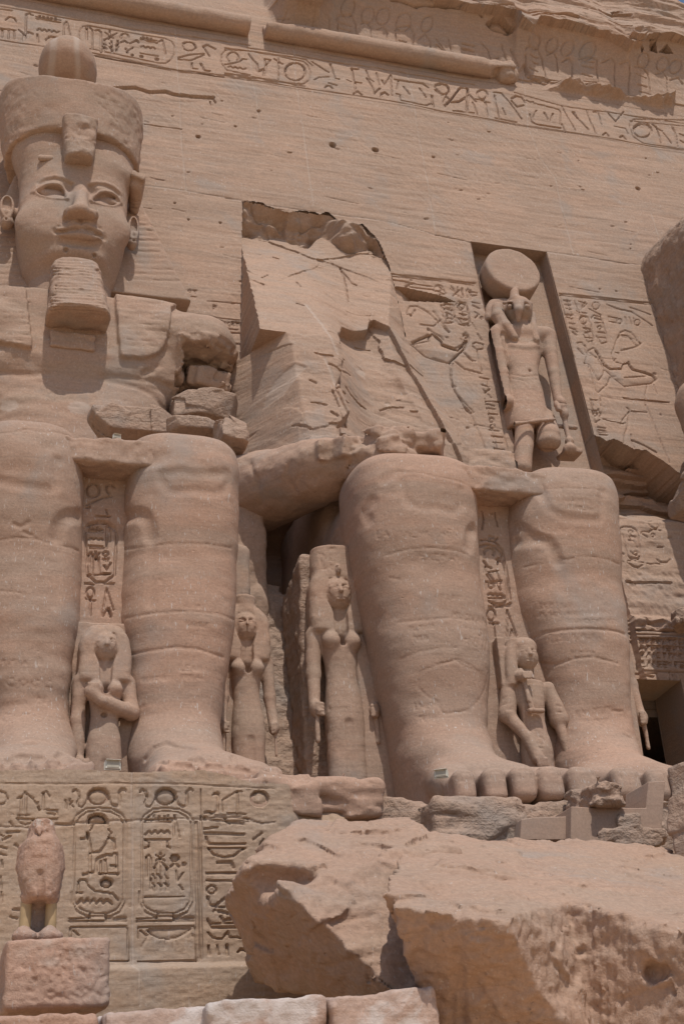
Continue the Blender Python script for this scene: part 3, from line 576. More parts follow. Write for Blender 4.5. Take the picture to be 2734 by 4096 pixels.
W.cut(S('r2', '''640,990 650,950 700,935 800,940 870,990 890,1060 930,1280 930,1380 880,1420 800,1400 740,1330 690,1100 640,990; c 790,1015 28,24 140 400; c 790,1085 18,14; 780,1050 850,1090; 830,1140 885,1230; 760,1130 800,1140; 790,1290 830,1330 920,1360; c 873,1310 30,22; 800,1385 910,1390; 750,1420 980,1450; 750,1450 830,1500 900,1520 980,1480; 1030,860 1060,830 1130,830 1190,870 1200,930 1160,970 1090,950 1040,900; 1060,1020 1080,985 1150,975 1230,1000; 930,1040 960,1005 1040,1010; c 1110,1060 24,22; 960,1045 1030,1090; 1190,1225 1260,1225; 1020,1460 1080,1475 1140,1465; 1160,1460 1250,1470; 1180,1400 1230,1440 1330,1445 1370,1400; 1330,1100 1360,1085 1380,1100; 580,970 640,1050; 640,1300 690,1330; 620,1380 690,1440'''), .035, .035, off=-.05)
# tooled rough patch low on that wall
q = (X > 17.3)*(Z < 14.0)*(Z > 12.4); H += q*.02*fbm(X*1.2+Z*.6, 0*X, Z-X*.3, .12, 1, .25, 3, 71)
# ledge over the doorway, lintel text
led = sm((Z-12.12)/.05)*sm((12.62-Z)/.12)*(X > 15); H += led*(.16+.14*fbm(X, 0*X, Z, .4, 1, .2, 3, 80))
H += (X > 15)*(Z < 12.12)*(Z > 11.9)*.05
TXT = ''
rr = random.Random(3)
for row, (ya, yb) in enumerate(((240, 300), (305, 360), (370, 430), (450, 520))):
    for col in range(8):
        x = 615+col*52+row*5+rr.uniform(-6, 6); y = ya+col*1.5; k = rr.randint(0, 5); h = (yb-ya)*.7
        TXT += {0: f'{x},{y} {x+34},{y+3}; {x},{y+h*.4} {x+34},{y+h*.4+3}; {x+8},{y+h*.4} {x+8},{y+h};', 1: f'{x},{y} {x+30},{y+3}; {x+15},{y} {x+17},{y+h};', 2: f'c {x+16},{y+h*.4} 13,13;', 3: f'{x},{y+h} {x+20},{y} {x+34},{y+h*.6};',
                4: f'{x},{y} {x+30},{y+3}; {x},{y+h*.5} {x+30},{y+h*.5+3}; {x},{y+h} {x+30},{y+h+3};', 5: f'{x},{y} {x+4},{y+h} {x+26},{y+h+2}; {x+18},{y} {x+20},{y+h*.6};'}[k]
W.cut(S('r3', TXT+'560,205 1019,222; c 640,355 30,34; 660,560 770,570 785,640; 660,590 735,598; 890,560 900,650; 920,565 930,655; 945,570 955,660; 600,540 1019,560'), .035, .05)
# door opening and niche opening
DX0, DX1, DZ1 = 14.7, 18.24, 10.58
W.keep &= ~((X > DX0) & (X < DX1+.014*W.st) & (Z < DZ1))
NX0, NX1, NZ0, NZ1 = 15.14, 17.70, 16.9, 25.80
W.keep &= ~((X > NX0) & (X < NX1) & (Z > NZ0) & (Z < NZ1))
# torn outline where the torso of the second colossus broke out of the wall
ol = pxz('z5', P2(0, '100,95 130,80 200,100 300,130 420,145 650,162 720,200 860,230 900,280 960,330 1030,455 1040,520'))
ol = ol[np.argsort(ol[:, 0])]; SCX = np.interp(W.z, [13, 19.5, 20.5, 26], [7.25, 7.3, 7.38, 7.80])[None, :]; SRX = ([13, 17.2, 18.6, 20, 21.5, 23.0, 24.5], [14.2, 13.75, 13.35, 12.75, 12.35, 12.3, 12.2])
stop = np.interp(W.x, ol[:, 0], ol[:, 1])[:, None]+.11*fbm(W.x, 0*W.x, 0*W.x, .42, 1, 1, 3, 77)[:, None]; sxr = np.interp(W.z, *SRX)[None, :]
W.keep &= ~((X > SCX) & (X < sxr-.55*sm((21.6-Z)/.8)) & (Z < stop) & (Z > 13.2))
bulk = W.keep
W.build('wall', 'wall_stone', fac, mask=bulk & (((Z < 31.9)) & (Z >= 8)) )
W.build('inscription_band', 'wall_stone', fac, mask=bulk & (Z >= 31.9-W.st*.5) & (Z < 34.0))
W.build('cornice', 'wall_stone', fac, mask=bulk & (Z >= 34.0-W.st*.5) & ~(nat > .5) )
ctop = np.where(X > 24.6, 41.7-(X-24.6)*.35, 42.5)
cl = W.build('cliff', 'wall_stone', None, mask=bulk & (nat > .5) & (Z < ctop+.1*fbm(X, 0*X, 0*Z, .7, 1, 1, 2, 90)), loc=(12, 32, 38)); cl['kind'] = 'structure'
# torus moulding, two surviving lengths with broken ends
for i, (xa, xb) in enumerate(((-1.5, None), (None, None))):
    xa = -1.5 if i == 0 else onplane('z3', 235, 200)[0]; xb = onplane('z1', 1552, 195)[0] if i == 0 else onplane('z4', 470, 470)[0]
    v = Vol((xa-.3, 30.9, 33.9), (xb+.3, 32.3, 35.1), .05); yc, zc = facY(34.45)-.2, 34.5
    v.cone((xa+.05, yc, zc), (xb-.05, yc, zc), .35, .35, 0); v.box(((xa+xb)/2, yc, zc), ((xb-xa)/2, 2, 2), 0, 0)  if False else None
    def endcut(x, y, z, xa=xa, xb=xb): return np.maximum(xa-x, x-xb)+0*(y+z)
    v.F = np.maximum(v.F, np.broadcast_to(endcut(v.ax[0][:, None, None], v.ax[1][None, :, None], v.ax[2][None, None, :]), v.F.shape)).astype(np.float32)
    if i == 1:
        v.ell((xa+.2, yc-.2, zc+.3), (.9, .3, .25), .05, True); v.ell((xb-.1, yc-.15, zc-.35), (.8, .4, .3), .05, True); v.ell((xb-.2, yc+.1, zc-.05), (.5, .35, .42), .1); v.rough(.07, .3, lo=(xb-1, 30, 33), hi=(xb+.4, 33, 36), seed=4)
    v.rough(.018, .35, seed=6); v.build('torus_moulding', 'wall_stone', fac)
# niche shell: soffit, jambs, back, sill
nd = .55
def quadmesh(name, mat, quads, parent, n=1):
    V = []; Q = []
    for q in quads:
        Q.append(list(range(len(V), len(V)+4))); V += q
    return make(name, V, Q, mat, parent, smooth=False)
def fp(x, z, d): return (x, facY(z)+d, z)
nb = .0
quadmesh('niche', 'wall_stone', [
    [fp(NX0-.03, NZ1+.03, -.04), fp(NX1+.03, NZ1+.03, -.04), fp(NX1+.03, NZ1+.02, nd), fp(NX0-.03, NZ1+.02, nd)],
    [fp(NX0-.03, NZ0-.03, -.05), fp(NX0-.03, NZ1+.03, -.05), fp(NX0-.03, NZ1+.02, nd), fp(NX0-.03, NZ0-.03, nd)],
    [fp(NX1+.03, NZ1+.03, -.05), fp(NX1+.03, NZ0-.03, -.05), fp(NX1+.03, NZ0-.03, nd), fp(NX1+.03, NZ1+.02, nd)],
    [fp(NX0-.03, NZ1+.02, nd), fp(NX1+.03, NZ1+.02, nd), fp(NX1+.03, NZ0-.03, nd), fp(NX0-.03, NZ0-.03, nd)],
    [fp(NX0-.03, NZ0-.03, nd), fp(NX1+.03, NZ0-.03, nd), fp(NX1+.03, NZ0-.03, -.3), fp(NX0-.03, NZ0-.03, -.3)]], fac)
# doorway: soffit, jambs, dark hall behind
y0 = 28.55
dw = quadmesh('doorway', 'plinth_stone', [
    [(DX0-.02, y0-.1, DZ1+.02), (DX1+.03, y0-.1, DZ1+.02), (DX1+.03, y0+1.6, DZ1-.1), (DX0-.02, y0+1.6, DZ1-.1)],
    [(DX1+.02, y0-.12, DZ1+.05), (DX1+.02, y0-.12, 4), (DX1-.02, y0+1.22, 4), (DX1-.02, y0+1.22, DZ1+.05)],
    [(DX0, y0-.1, 4), (DX0, y0-.1, DZ1+.03), (DX0, y0+1.5, DZ1), (DX0, y0+1.5, 4)]], fac)
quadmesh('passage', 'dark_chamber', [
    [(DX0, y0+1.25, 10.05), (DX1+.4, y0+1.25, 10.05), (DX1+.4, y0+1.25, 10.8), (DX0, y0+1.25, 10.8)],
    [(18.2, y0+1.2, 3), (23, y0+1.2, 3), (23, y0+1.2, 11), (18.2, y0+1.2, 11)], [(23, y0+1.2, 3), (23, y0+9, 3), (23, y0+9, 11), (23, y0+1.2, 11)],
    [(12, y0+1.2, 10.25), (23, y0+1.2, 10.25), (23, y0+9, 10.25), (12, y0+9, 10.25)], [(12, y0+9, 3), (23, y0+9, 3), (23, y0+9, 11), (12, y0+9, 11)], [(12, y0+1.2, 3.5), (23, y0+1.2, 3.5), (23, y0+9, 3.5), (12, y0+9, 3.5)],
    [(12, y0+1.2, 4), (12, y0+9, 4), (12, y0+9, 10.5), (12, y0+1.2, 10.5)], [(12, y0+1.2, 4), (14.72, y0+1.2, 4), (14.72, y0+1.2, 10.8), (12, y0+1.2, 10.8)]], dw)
# lower strip of wall right of the door
L2 = Sheet(18.2, 21.5, 4.5, 8.5, .06, FY0, FB); L2.H += .03*fbm(L2.X, 0*L2.X, L2.Z, .8, 1, .5, 3, 5); L2.build('wall_foot', 'wall_stone', fac)
print('facade', time.time()-T0)
# ------------------------------------------------------------------ seated colossi
def rowsD(tab, Y, y0, y1, reg='D'):          # (y, xl, xr[, y0, y1]) -> loft rows at depth Y
    out = []
    for r in tab:
        a, b = at(reg, r[1], r[0], Y), at(reg, r[2], r[0], Y)
        out.append((b[2]*.5+a[2]*.5, a[0], b[0], r[3] if len(r) > 3 else y0, r[4] if len(r) > 4 else y1))
    return out
LEG_Y = [(5.2, 22.15, 24.6), (6.5, 22.25, 24.6), (7.6, 22.35, 24.6), (9.2, 22.2, 24.7), (10.4, 22.2, 24.7), (11.3, 22.05, 24.7), (12.3, 21.95, 24.7), (13.0, 22.1, 24.7), (13.42, 22.5, 24.7)]
def leg(name, tab, mat, parent, side, seed, extra=None, toes=(), foot=True, h=.026):
    rows = rowsD(tab, 22.9, 0, 0); R = np.array(sorted(rows)); ly = np.array(LEG_Y)
    rows = [(z, np.interp(z, R[:, 0], R[:, 1]), np.interp(z, R[:, 0], R[:, 2]), np.interp(z, ly[:, 0], ly[:, 1]), 24.7) for z in np.arange(5.2, 13.45, .25)]
    cx = (rows[len(rows)//2][1]+rows[len(rows)//2][2])/2; x0 = min(r[1] for r in rows); x1 = max(r[2] for r in rows)
    xt = [at('D', q, 1772, 20.45)[0] for q in toes]; v = Vol((min(x0-.3, min(xt)-.4), 19.9, 5.3), (max(x1+.3, max(xt)+.4), 25.0, 13.6), h)
    v.loft(rows, 2.9, cap=.45, smooth=1.5)
    zb = rows[1]; fx = (zb[1]+zb[2])/2; hw = (zb[2]-zb[1])/2
    if foot:
        txs = [at('D', q, 1772, 20.45)[0] for q in toes]
        for i, tx in enumerate(txs):
            r = (.30, .245, .235, .225, .21)[i]; fy = 20.42+.03*i+.012*i*i
            v.cone((fx+(tx-fx)*.22, 22.8, 6.15), (fx+(tx-fx)*.93, 21.5, 5.92), .42, .34, .16, sq=(1, 1, .95))
        mt = sum(txs)/5; v.cone((fx, 22.8, 6.75), (fx+(mt-fx)*.6, 21.75, 6.12), .55, .40, .4, sq=(1.3, 1, .9))
        for i, tx in enumerate(txs):
            r = (.30, .245, .235, .225, .21)[i]; fy = 20.42+.03*i+.012*i*i
            v.cone((fx+(tx-fx)*.95, 21.6, 5.98), (tx, fy+.3, 5.72), r*.95, r*.9, .06); v.box((tx, fy+.2, 5.62), (r*.93, .36, .30), .15, .05, rx=-.12); v.mark([(tx-r*.5, fy-.13, 5.72), (tx-r*.45, fy-.12, 5.86), (tx+r*.45, fy-.12, 5.86), (tx+r*.5, fy-.13, 5.72)], .035, .025)
    lo = (x0-.4, 19.7, 5.3)
    for i in range(4): gx = (txs[i]+txs[i+1])/2; v.mark([(gx, 20.25, 5.3), (gx, 20.25, 5.85), (gx, 20.75, 6.05)], .075, .10)
    v.rough(.022, .9, .9, .5, 3, seed)
    if extra: extra(v)
    return v.build(name, mat, parent)
def tri(side): return side
C1 = thing('seated_colossus', 'complete seated stone pharaoh colossus with face, long beard and tall double crown', 'colossus', (2.77, 25, 5.5), 'seated colossi cut from the temple front')
C2 = thing('seated_colossus', 'shattered seated colossus with whole legs, head and chest lost to a raw rock scar', 'colossus', (10.95, 25, 5.5), 'seated colossi cut from the temple front')
S1R = [(995, 300, 530), (1020, 290, 543), (1050, 286, 547), (1100, 284, 548), (1150, 282, 548), (1200, 279, 548), (1250, 279, 548), (1300, 279, 548), (1350, 275, 547), (1400, 270, 546), (1450, 274, 541), (1500, 279, 533), (1550, 284, 525), (1600, 288, 518), (1650, 290, 510), (1700, 294, 502), (1760, 296, 500), (1850, 298, 500)]
S1L = [(y, 2*235.5-xr-max(0, 0), 2*235.5-xl) for y, xl, xr in S1R]
S1L = [(y, a+(-42 if y < 1300 else -46), min(b, 193) if y < 1350 else b) for y, a, b in S1L]
S1L = [(970, -40, 150), (1000, -55, 180), (1050, -60, 190), (1100, -62, 192), (1150, -64, 193), (1250, -64, 192), (1300, -64, 192), (1350, -62, 192), (1400, -58, 190), (1450, -52, 184), (1500, -45, 176), (1550, -38, 170), (1600, -32, 166), (1650, -26, 163), (1700, -20, 160), (1850, -18, 158)]
S2L = [(1045, 830, 1050), (1065, 812, 1075), (1100, 805, 1086), (1150, 808, 1088), (1200, 814, 1090), (1250, 818, 1092), (1300, 826, 1098), (1350, 838, 1106), (1400, 850, 1114), (1450, 862, 1120), (1500, 872, 1124), (1550, 882, 1126), (1600, 892, 1124), (1650, 904, 1122), (1700, 914, 1120), (1760, 926, 1124), (1850, 940, 1135)]
S2R = [(1065, 1200, 1360), (1085, 1188, 1385), (1120, 1178, 1399), (1150, 1168, 1405), (1200, 1162, 1411), (1250, 1162, 1415), (1300, 1166, 1420), (1350, 1174, 1426), (1400, 1184, 1432), (1450, 1204, 1436), (1500, 1222, 1439), (1550, 1238, 1442), (1600, 1250, 1447), (1650, 1262, 1452), (1700, 1270, 1456), (1760, 1276, 1462), (1850, 1275, 1470)]
def knee_detail(v, reg, cap, shin, calf, seams):
    v.draw(S(reg, cap), .16, .028, step=25)
    if shin: v.draw(S(reg, shin), .16, .02, step=25)
    if calf: v.draw(S(reg, calf), .2, .07, step=20)
    if seams: v.draw(S(reg, seams), .035, .018, step=20)
TEXT = {  # simple stroke capitals on a 1 x 1 cell
 'A': '0,1 .5,0 1,1;.25,.6 .75,.6', 'B': '0,0 0,1 .7,.9 .8,.7 .6,.5 0,.5;0,0 .6,.05 .7,.3 .6,.5', 'C': '.9,.1 .4,0 0,.5 .4,1 .9,.9', 'D': '0,0 0,1 .6,.9 .9,.5 .6,.1 0,0', 'E': '.8,0 0,0 0,1 .8,1;0,.5 .6,.5', 'F': '.8,0 0,0 0,1;0,.5 .6,.5', 'G': '.9,.1 .4,0 0,.5 .4,1 .9,.9 .9,.6', 'H': '0,0 0,1;1,0 1,1;0,.5 1,.5', 'I': '.5,0 .5,1', 'J': '.6,0 .6,.9 .2,1', 'K': '0,0 0,1;.8,0 0,.5 .9,1', 'L': '0,0 0,1 .8,1', 'M': '0,1 0,0 .5,.6 1,0 1,1', 'N': '0,1 0,0 .9,1 .9,0', 'O': '.5,0 0,.5 .5,1 1,.5 .5,0', 'P': '0,1 0,0 .7,.1 .7,.4 0,.5', 'R': '0,1 0,0 .7,.1 .7,.4 0,.5 .8,1', 'S': '.8,.1 .3,0 .1,.3 .7,.6 .7,.9 0,1', 'T': '0,0 1,0;.5,0 .5,1', 'U': '0,0 .1,.9 .8,.9 .9,0', 'V': '0,0 .5,1 1,0', 'W': '0,0 .25,1 .5,.3 .75,1 1,0', 'Y': '0,0 .5,.5 1,0;.5,.5 .5,1', '1': '.5,0 .5,1', '2': '0,.2 .5,0 .8,.3 0,1 .9,1', '3': '0,0 .8,0 .3,.45 .8,.7 0,1', '5': '.8,0 .1,0 .1,.45 .8,.6 .6,1 0,1', '6': '.8,0 .1,.6 .5,1 .8,.7 .2,.6', '7': '0,0 .9,0 .3,1', '8': '.5,0 .1,.25 .9,.75 .5,1 .1,.75 .9,.25 .5,0', '9': '.2,1 .8,.4 .5,0 .1,.3 .8,.4', '.': '.4,.95 .5,1', '4': '.7,1 .7,0 0,.7 .9,.7', 'X': '0,0 1,1;1,0 0,1', 'Z': '0,0 1,0 0,1 1,1'}
def write(reg, txt, x, y, cw, ch, dy=0.):
    out = []
    for i, c in enumerate(txt):
        if c == ' ': continue
        x0, y0 = x+i*cw, y+dy*i
        for q in TEXT[c].split(';'):
            out.append((reg, [(x0+float(a)*cw*.72, y0+float(b)*ch+float(a)*dy*.7) for a, b in (p.split(',') for p in q.split())]))
    return out
def ex1R(v):
    knee_detail(v, 'l1', '1010,390 1060,380 1150,370 1260,385 1350,385 1425,385 1430,430 1410,490 1350,505 1230,490 1100,498 1050,480 1020,430 1010,390', '950,830 955,1000 945,1200', '770,680 800,650 860,640 905,650 930,690 945,780', '890,1270 990,1250; 780,1290 900,1272 1000,1255 1200,1245 1380,1265 1470,1300; 1000,1050 1010,1060; 780,860 900,845 1100,820 1300,825 1450,850')
    v.draw(S('l1', '800,330 880,300 980,290 1020,270'), .25, .05, step=30); v.draw(S('l1', '800,300 920,315'), .05, .04)
    v.draw(write('l1', 'NOIS', 1155, 1210, 27, 16)+write('l2', 'CANEC', 1160, 143, 32, 22, 1)+write('l2', 'GIANCARI', 890, 490, 22, 24, -2)+write('l2', 'VERAL', 1130, 470, 32, 24)+write('l2', 'LEAN', 1130, 410, 36, 34, 2), .028, .018, step=12)
    v.draw(S('l2', '800,345 900,325 1000,310 1100,295 1250,310 1400,360; 890,670 900,665; 1260,870 1290,890'), .04, .025, step=20)
    v.draw(S('l2', '910,1000 960,930 1040,895 1100,920 1220,935; 985,1060 1010,1020 1100,1000 1230,1010; 1010,1025 1090,1035 1220,1050; 1275,1060 1310,1045 1430,1050 1560,1075; 1465,980 1465,1070; 1250,1000 1290,1050'), .07, .07, step=20)
def ex1L(v):
    knee_detail(v, 'l1', '360,300 350,420 340,480 220,470 60,440 0,430', '350,800 350,1000 345,1200', '500,650 440,650 395,670 370,720 355,780', '0,800 100,785 230,795 350,830 450,850 520,880; 0,1120 100,1125 160,1140; 160,105 260,120 370,125 440,150; 0,130 90,125 160,105')
    v.draw(S('l1', '90,700 130,720 180,690; 150,750 200,770'), .06, .03)
    v.draw(write('l2', 'TITIA', 10, 380, 34, 26)+write('l2', 'COCC', 40, 490, 78, 50, 4)+write('l2', 'CCS', 0, 715, 110, 50)+write('l2', '26', 235, 610, 34, 40)+write('l2', 'N', 245, 365, 30, 36), .028, .018, step=12)
    v.draw(S('l2', '30,1060 60,1010 110,980 150,1000 170,1050; 370,985 400,960 430,1010 400,1030; 500,985 540,1000; 130,985 260,990 285,1050; 175,900 215,895'), .1, .12, step=20)
def ex2L(v):
    knee_detail(v, 'l3', '1085,220 1110,300 1130,370 1160,420 1230,440 1320,440 1440,470 1480,420 1480,330', None, '1560,580 1535,600 1530,680', '1060,215 1200,215 1300,240 1430,265 1500,290; 1000,740 1150,700 1300,690 1450,710 1530,740; 1090,1160 1290,1140 1400,1130 1568,1150; 1180,470 1210,470; 1030,880 1100,890')
    v.draw(S('l3', '920,400 870,470 900,520; 1030,240 1000,260'), .2, .04)
    v.draw(write('l3', 'EAIIAEMKIAEO', 950, 590, 44, 42, -1)+write('l3', 'EXEPAN', 1220, 725, 46, 38, 4)+write('l3', 'EMIRO', 1320, 990, 34, 26)+write('l3', 'MUCNAN', 1425, 1090, 38, 40, 9)+write('l4', '1835', 1500, 170, 30, 36, 6)+write('l5', 'LECARN', 162, 1080, 30, 42, 6)+write('l6', '185N', 215, 122, 30, 36, 4)+write('l4', 'TPLLTERWER', 1145, 172, 17, 24, -2)+write('l4', 'TYROL', 1175, 232, 22, 26, -2)+write('l4', 'LBAROF', 1190, 655, 24, 32, -2)+write('l4', 'TKIP', 1210, 735, 30, 34, -2), .028, .02, step=12)
    v.draw(S('l4', '1300,420 1240,440 1215,480 1210,550 1270,610 1340,640 1365,710 1450,700 1540,700; 1100,370 1200,330 1340,300 1450,300; 1310,415 1400,390 1460,370 1568,430; 1470,400 1500,420'), .03, .016, step=20)
    v.draw(S('l6', '0,465 50,545 75,560 160,545 230,525 290,460 320,400 340,300; 0,250 100,230 130,215 220,270 280,290'), .03, .016, step=20)
def ex2R(v):
    knee_detail(v, 'l5', '660,170 690,230 720,290 800,335 900,355 1030,358 1052,330 1050,230 1060,180', '760,540 790,680 800,800', '520,500 560,485 650,480 720,500 750,550 775,620', '600,190 700,165 850,160 1000,165 1060,185; 640,640 560,660; 780,600 850,610 900,592 1000,592 1100,612 1160,640; 640,1075 700,1060 820,1045 950,1040 1080,1045 1150,1060 1200,1085; 850,605 865,600')
    v.draw(S('l5', '500,400 560,430 640,470; 640,150 680,200'), .2, .04)
    v.draw(write('l5', '1868', 835, 97, 20, 26)+write('l5', 'L.CERRUTI', 822, 222, 17, 22, 1)+write('l5', '21 FEB.1845', 846, 264, 15, 20, 2.6)+write('l5', 'A.D.LINZ', 670, 405, 22, 22, 2)+write('l5', 'SKRIWANEC', 655, 885, 34, 36, -1)+write('l5', 'SLIAS ANGENNOROUS', 655, 945, 29, 24, -1)+write('l5', 'SOANDSYEMEN', 835, 985, 30, 22)+write('l5', 'T.S.M.A.R.T', 720, 1085, 34, 44, -3)+write('l6', 'RSTR', 860, 168, 42, 34)+write('l6', 'M.BASTELEMI', 885, 545, 23, 34, -3)+write('l6', 'PITET', 948, 598, 30, 34, -1)+write('l6', '1883', 1015, 640, 15, 26), .028, .02, step=12)
    v.draw(S('l6', '620,85 700,50 850,30 1000,25 1140,40 1200,60; 650,240 760,250 880,210 1000,200 1150,240; 1120,540 1180,540; 1190,690 1240,710'), .04, .03, step=20)
leg('leg', S1R, 'leg_stone', C1, 1, 1, ex1R, toes=(407, 487, 545, 590, 632)); leg('leg', S1L, 'leg_stone', C1, -1, 2, ex1L, toes=(177, 112, 62, 18, -22))
leg('leg', S2L, 'leg_stone', C2, -1, 3, ex2L, toes=(1330, 1257, 1200, 1139, 1075)); leg('leg', S2R, 'leg_stone', C2, 1, 4, ex2R, toes=(1427, 1500, 1560, 1610, 1655))
print('legs', time.time()-T0)
# slab joining the knees, with the inscribed panel sunk beneath it
def kneeslab(parent, cx, hw, strokes, zt, zb, pidx):
    v = Vol((cx-hw-.5, 21.9, zb-.5), (cx+hw+.5, 24.4, zt+.4), .035)
    v.box((cx, 23.1, (zt+zb)/2), (hw+.45, .95, (zt-zb)/2), .05); v.rough(.03, .4, seed=pidx)
    v.rough(.02, .12, seed=pidx+5); v.build('knee_slab', 'leg_stone', parent)
    p = Sheet(cx-hw-.5, cx+hw+.45, 5.3, zb+.1, .02, 22.85, .0)
    p.H += .02*fbm(p.X, 0*p.X, p.Z, .6, 1, .5, 4, pidx)
    p.cut(strokes, .028, .045); p.build('inscribed_panel', 'leg_stone', parent)
PN1 = S('l1', '''c 582,487 40,42; 545,580 640,535 700,525 670,490 670,460 695,450 720,470; 540,600 560,595; 605,650 690,655; 665,610 680,650; 535,720 560,695 620,682 680,690 720,720 735,770 725,900 720,1020 660,1065 600,1065 550,1020 540,850 535,720; 548,740 560,705 620,692 680,700 712,730; 560,728 645,735; 560,745 645,748; 580,720 580,728; 605,720 605,730; 625,722 625,732; 560,790 575,782 590,795 605,785 620,797 635,787 645,795; 560,832 645,838; 565,848 650,850; 670,850 672,720 682,710 692,800; 558,890 572,878 580,890 582,1005; 558,890 558,940; 590,890 605,910; 625,880 605,910; 600,870 608,905; 600,910 600,1010; 612,910 612,1010; 622,910 625,1010; c 664,886 16,14; 650,920 680,915 672,935; 655,960 672,990 695,945; 650,1010 690,1012; 555,1018 690,1012; 535,1072 590,1078; 655,1075 715,1075; c 567,1130 24,32; 540,1168 595,1180; 567,1165 570,1275; 640,1275 670,1105 712,1240; 650,1278 680,1230 690,1280; 685,1235 700,1280''')
PN2 = S('l5', '''300,300 310,350 300,420; 360,320 380,310 400,400; 285,490 320,485 380,500 430,550 450,640 470,760 480,860; 285,525 330,515 380,530 420,570 450,720 465,860 430,890 370,880; c 345,565 32,26 160 400; 310,620 325,640 320,690; 330,650 360,665; 340,690 400,680; 330,705 360,750 420,745; 345,700 370,740; 395,690 410,740; 400,640 405,600; 390,610 420,620; 325,750 420,760; c 360,775 16,14; 400,770 415,800; 340,830 355,822 370,832 385,824 400,834 415,826 440,838; 340,850 445,850; 345,870 400,900 480,885; 345,905 480,900; c 360,955 25,36; 350,1005 405,1008; 375,1005 385,1090; 460,1085 460,925 520,1085; 480,1090 490,1045 510,1080; 345,490 350,460 370,470; 380,490 400,475''')
kneeslab(C1, 2.72, .55, PN1, 12.72, 12.2, 11); kneeslab(C2, 10.9, .62, PN2, 12.82, 12.25, 13)
# thrones, thighs, lap
def throne(parent, x0, x1, zt, yb, thighs, seed, side=None):
    v = Vol((x0-.2, 23.4, 5.2), (x1+.2, yb+.1, 13.9), .07)
    v.box(((x0+x1)/2, (24.1+yb)/2, (zt+5)/2), ((x1-x0)/2, (yb-24.1)/2, (zt-5)/2), .12)
    for tx in thighs: v.cone((tx, 23.9, 12.15), (tx, yb-1, 12.0), 1.22, 1.3, .3, sq=(1, 1, .95))
    v.rough(.05, 1., seed=seed); v.build('throne', 'statue_stone', parent)
throne(C1, .0, 5.95, 11.6, 28.9, (1.35, 4.4), 5)
v = Vol((7.6, 22.9, 5.2), (14.2, 29.2, 14.0), .06)           # throne with the thigh's pleated kilt side
v.box((10.95, 26.3, 8.7), (3.05, 2.7, 3.5), .1); v.box((11, 26.2, 11.6), (3.0, 2.75, 1.25), .7)
v.box((10.95, 27.1, 12.9), (3.02, 2.1, 1.35), .35)
for tx in (9.25, 12.55): v.cone((tx, 23.7, 12.2), (tx, 28, 12.2), 1.2, 1.3, .3)
for i in range(24):
    z = 10.4+i*.11; v.mark([(7.9, 23.9, z+.25), (7.9, 28.6, z-.9)], .045, .03)
v.rough(.03, .9, seed=9); v.build('throne', 'statue_stone', C2)
# ------------------------------------------------------------------ head and crown of the whole colossus
hv = Vol((.45, 27.0, 18.6), (4.8, 30.4, 26.2), .025)
face = [(120, 100, 1400), (300, 120, 1400), (420, 150, 1415), (520, 190, 1440), (580, 210, 1440), (605, 213, 1350), (640, 215, 1347), (700, 212, 1347), (850, 196, 1340), (1000, 176, 1335), (1100, 172, 1326), (1200, 174, 1312), (1300, 186, 1288), (1380, 205, 1262), (1480, 235, 1228), (1600, 275, 1188)]
fr = rowsD(face, 28.9, 0, 0, 'f1'); fr = [(z, a, b, np.interp(fy_[0], [100, 420, 600, 850, 1100, 1300, 1390, 1480, 1600], [28.16, 28.12, 28.12, 28.09, 28.03, 28.0, 28.06, 28.3, 28.5]), 30.3) for (z, a, b, _, _), fy_ in zip(fr, face)]
hv.loft(fr, 2.35, cap=.25)
hv.loft(rowsD([(1250, 300, 1190, 28.55, 30.4), (1500, 285, 1175, 28.6, 30.4), (1900, 290, 1175, 28.5, 30.4)], 29.1, 0, 0, 'f1'), 2.3, .25)
jaw = at('f1', 800, 1330, 28.25); hv.ell(jaw+np.array([0, .30, .02]), (.74, .42, .22), .25)
for x, y in ((380, 1010), (1160, 1060)):
    c = at('f1', x, y, 28.42); hv.ell(c+np.array([0, .12, 0]), (.5, .22, .4), .4)
F1 = lambda x, y, dy=0.: (lambda p: p+np.array([0, dy, 0]))(hv.hit('f1', x, y))
# eyes: hollows by the nose, sunk almonds tilted under the lids, rims and brows
for (hx, hy, rx) in ((700, 645, .2), (965, 672, .18)):
    q = F1(hx, hy); hv.ell(q+np.array([0, -.03, 0]), (rx, .17, .17), .14, True)
hv.draw(S('f1', '400,610 480,572 570,560 660,575 740,620; 945,640 1020,622 1100,635 1180,670 1240,720'), .11, .045, step=30)
hv.draw(S('f1', '340,700 400,620 480,560 580,540 680,560 750,600; 930,625 1010,600 1100,610 1190,645 1260,720'), .09, -.035, step=30)
EL = P2(0, '370,700 400,675 430,655 490,628 545,618 610,625 655,655 685,700 708,768 600,768 500,758 420,735')
ER = P2(0, '950,790 985,745 1040,708 1100,698 1165,712 1215,745 1262,815 1228,832 1180,848 1090,838 1010,812')
rimL, rimR = hv.hits('f1', EL+EL[:1]), hv.hits('f1', ER+ER[:1]); topL, topR = hv.hits('f1', EL[:9]), hv.hits('f1', ER[:7])
hv.press('f1', EL, .05, .17, .04); hv.press('f1', ER, .05, .17, .04)
for x, y, rx in ((545, 705, .36), (1112, 785, .34)):
    c = hv.hit('f1', x, y); hv.ell(c+np.array([0, .10, 0]), (rx, .15, .155), .03)
for r_ in (topL, topR): hv.mark(r_, .085, -.085)
for r_ in (rimL, rimR): hv.mark(r_, .06, -.05)
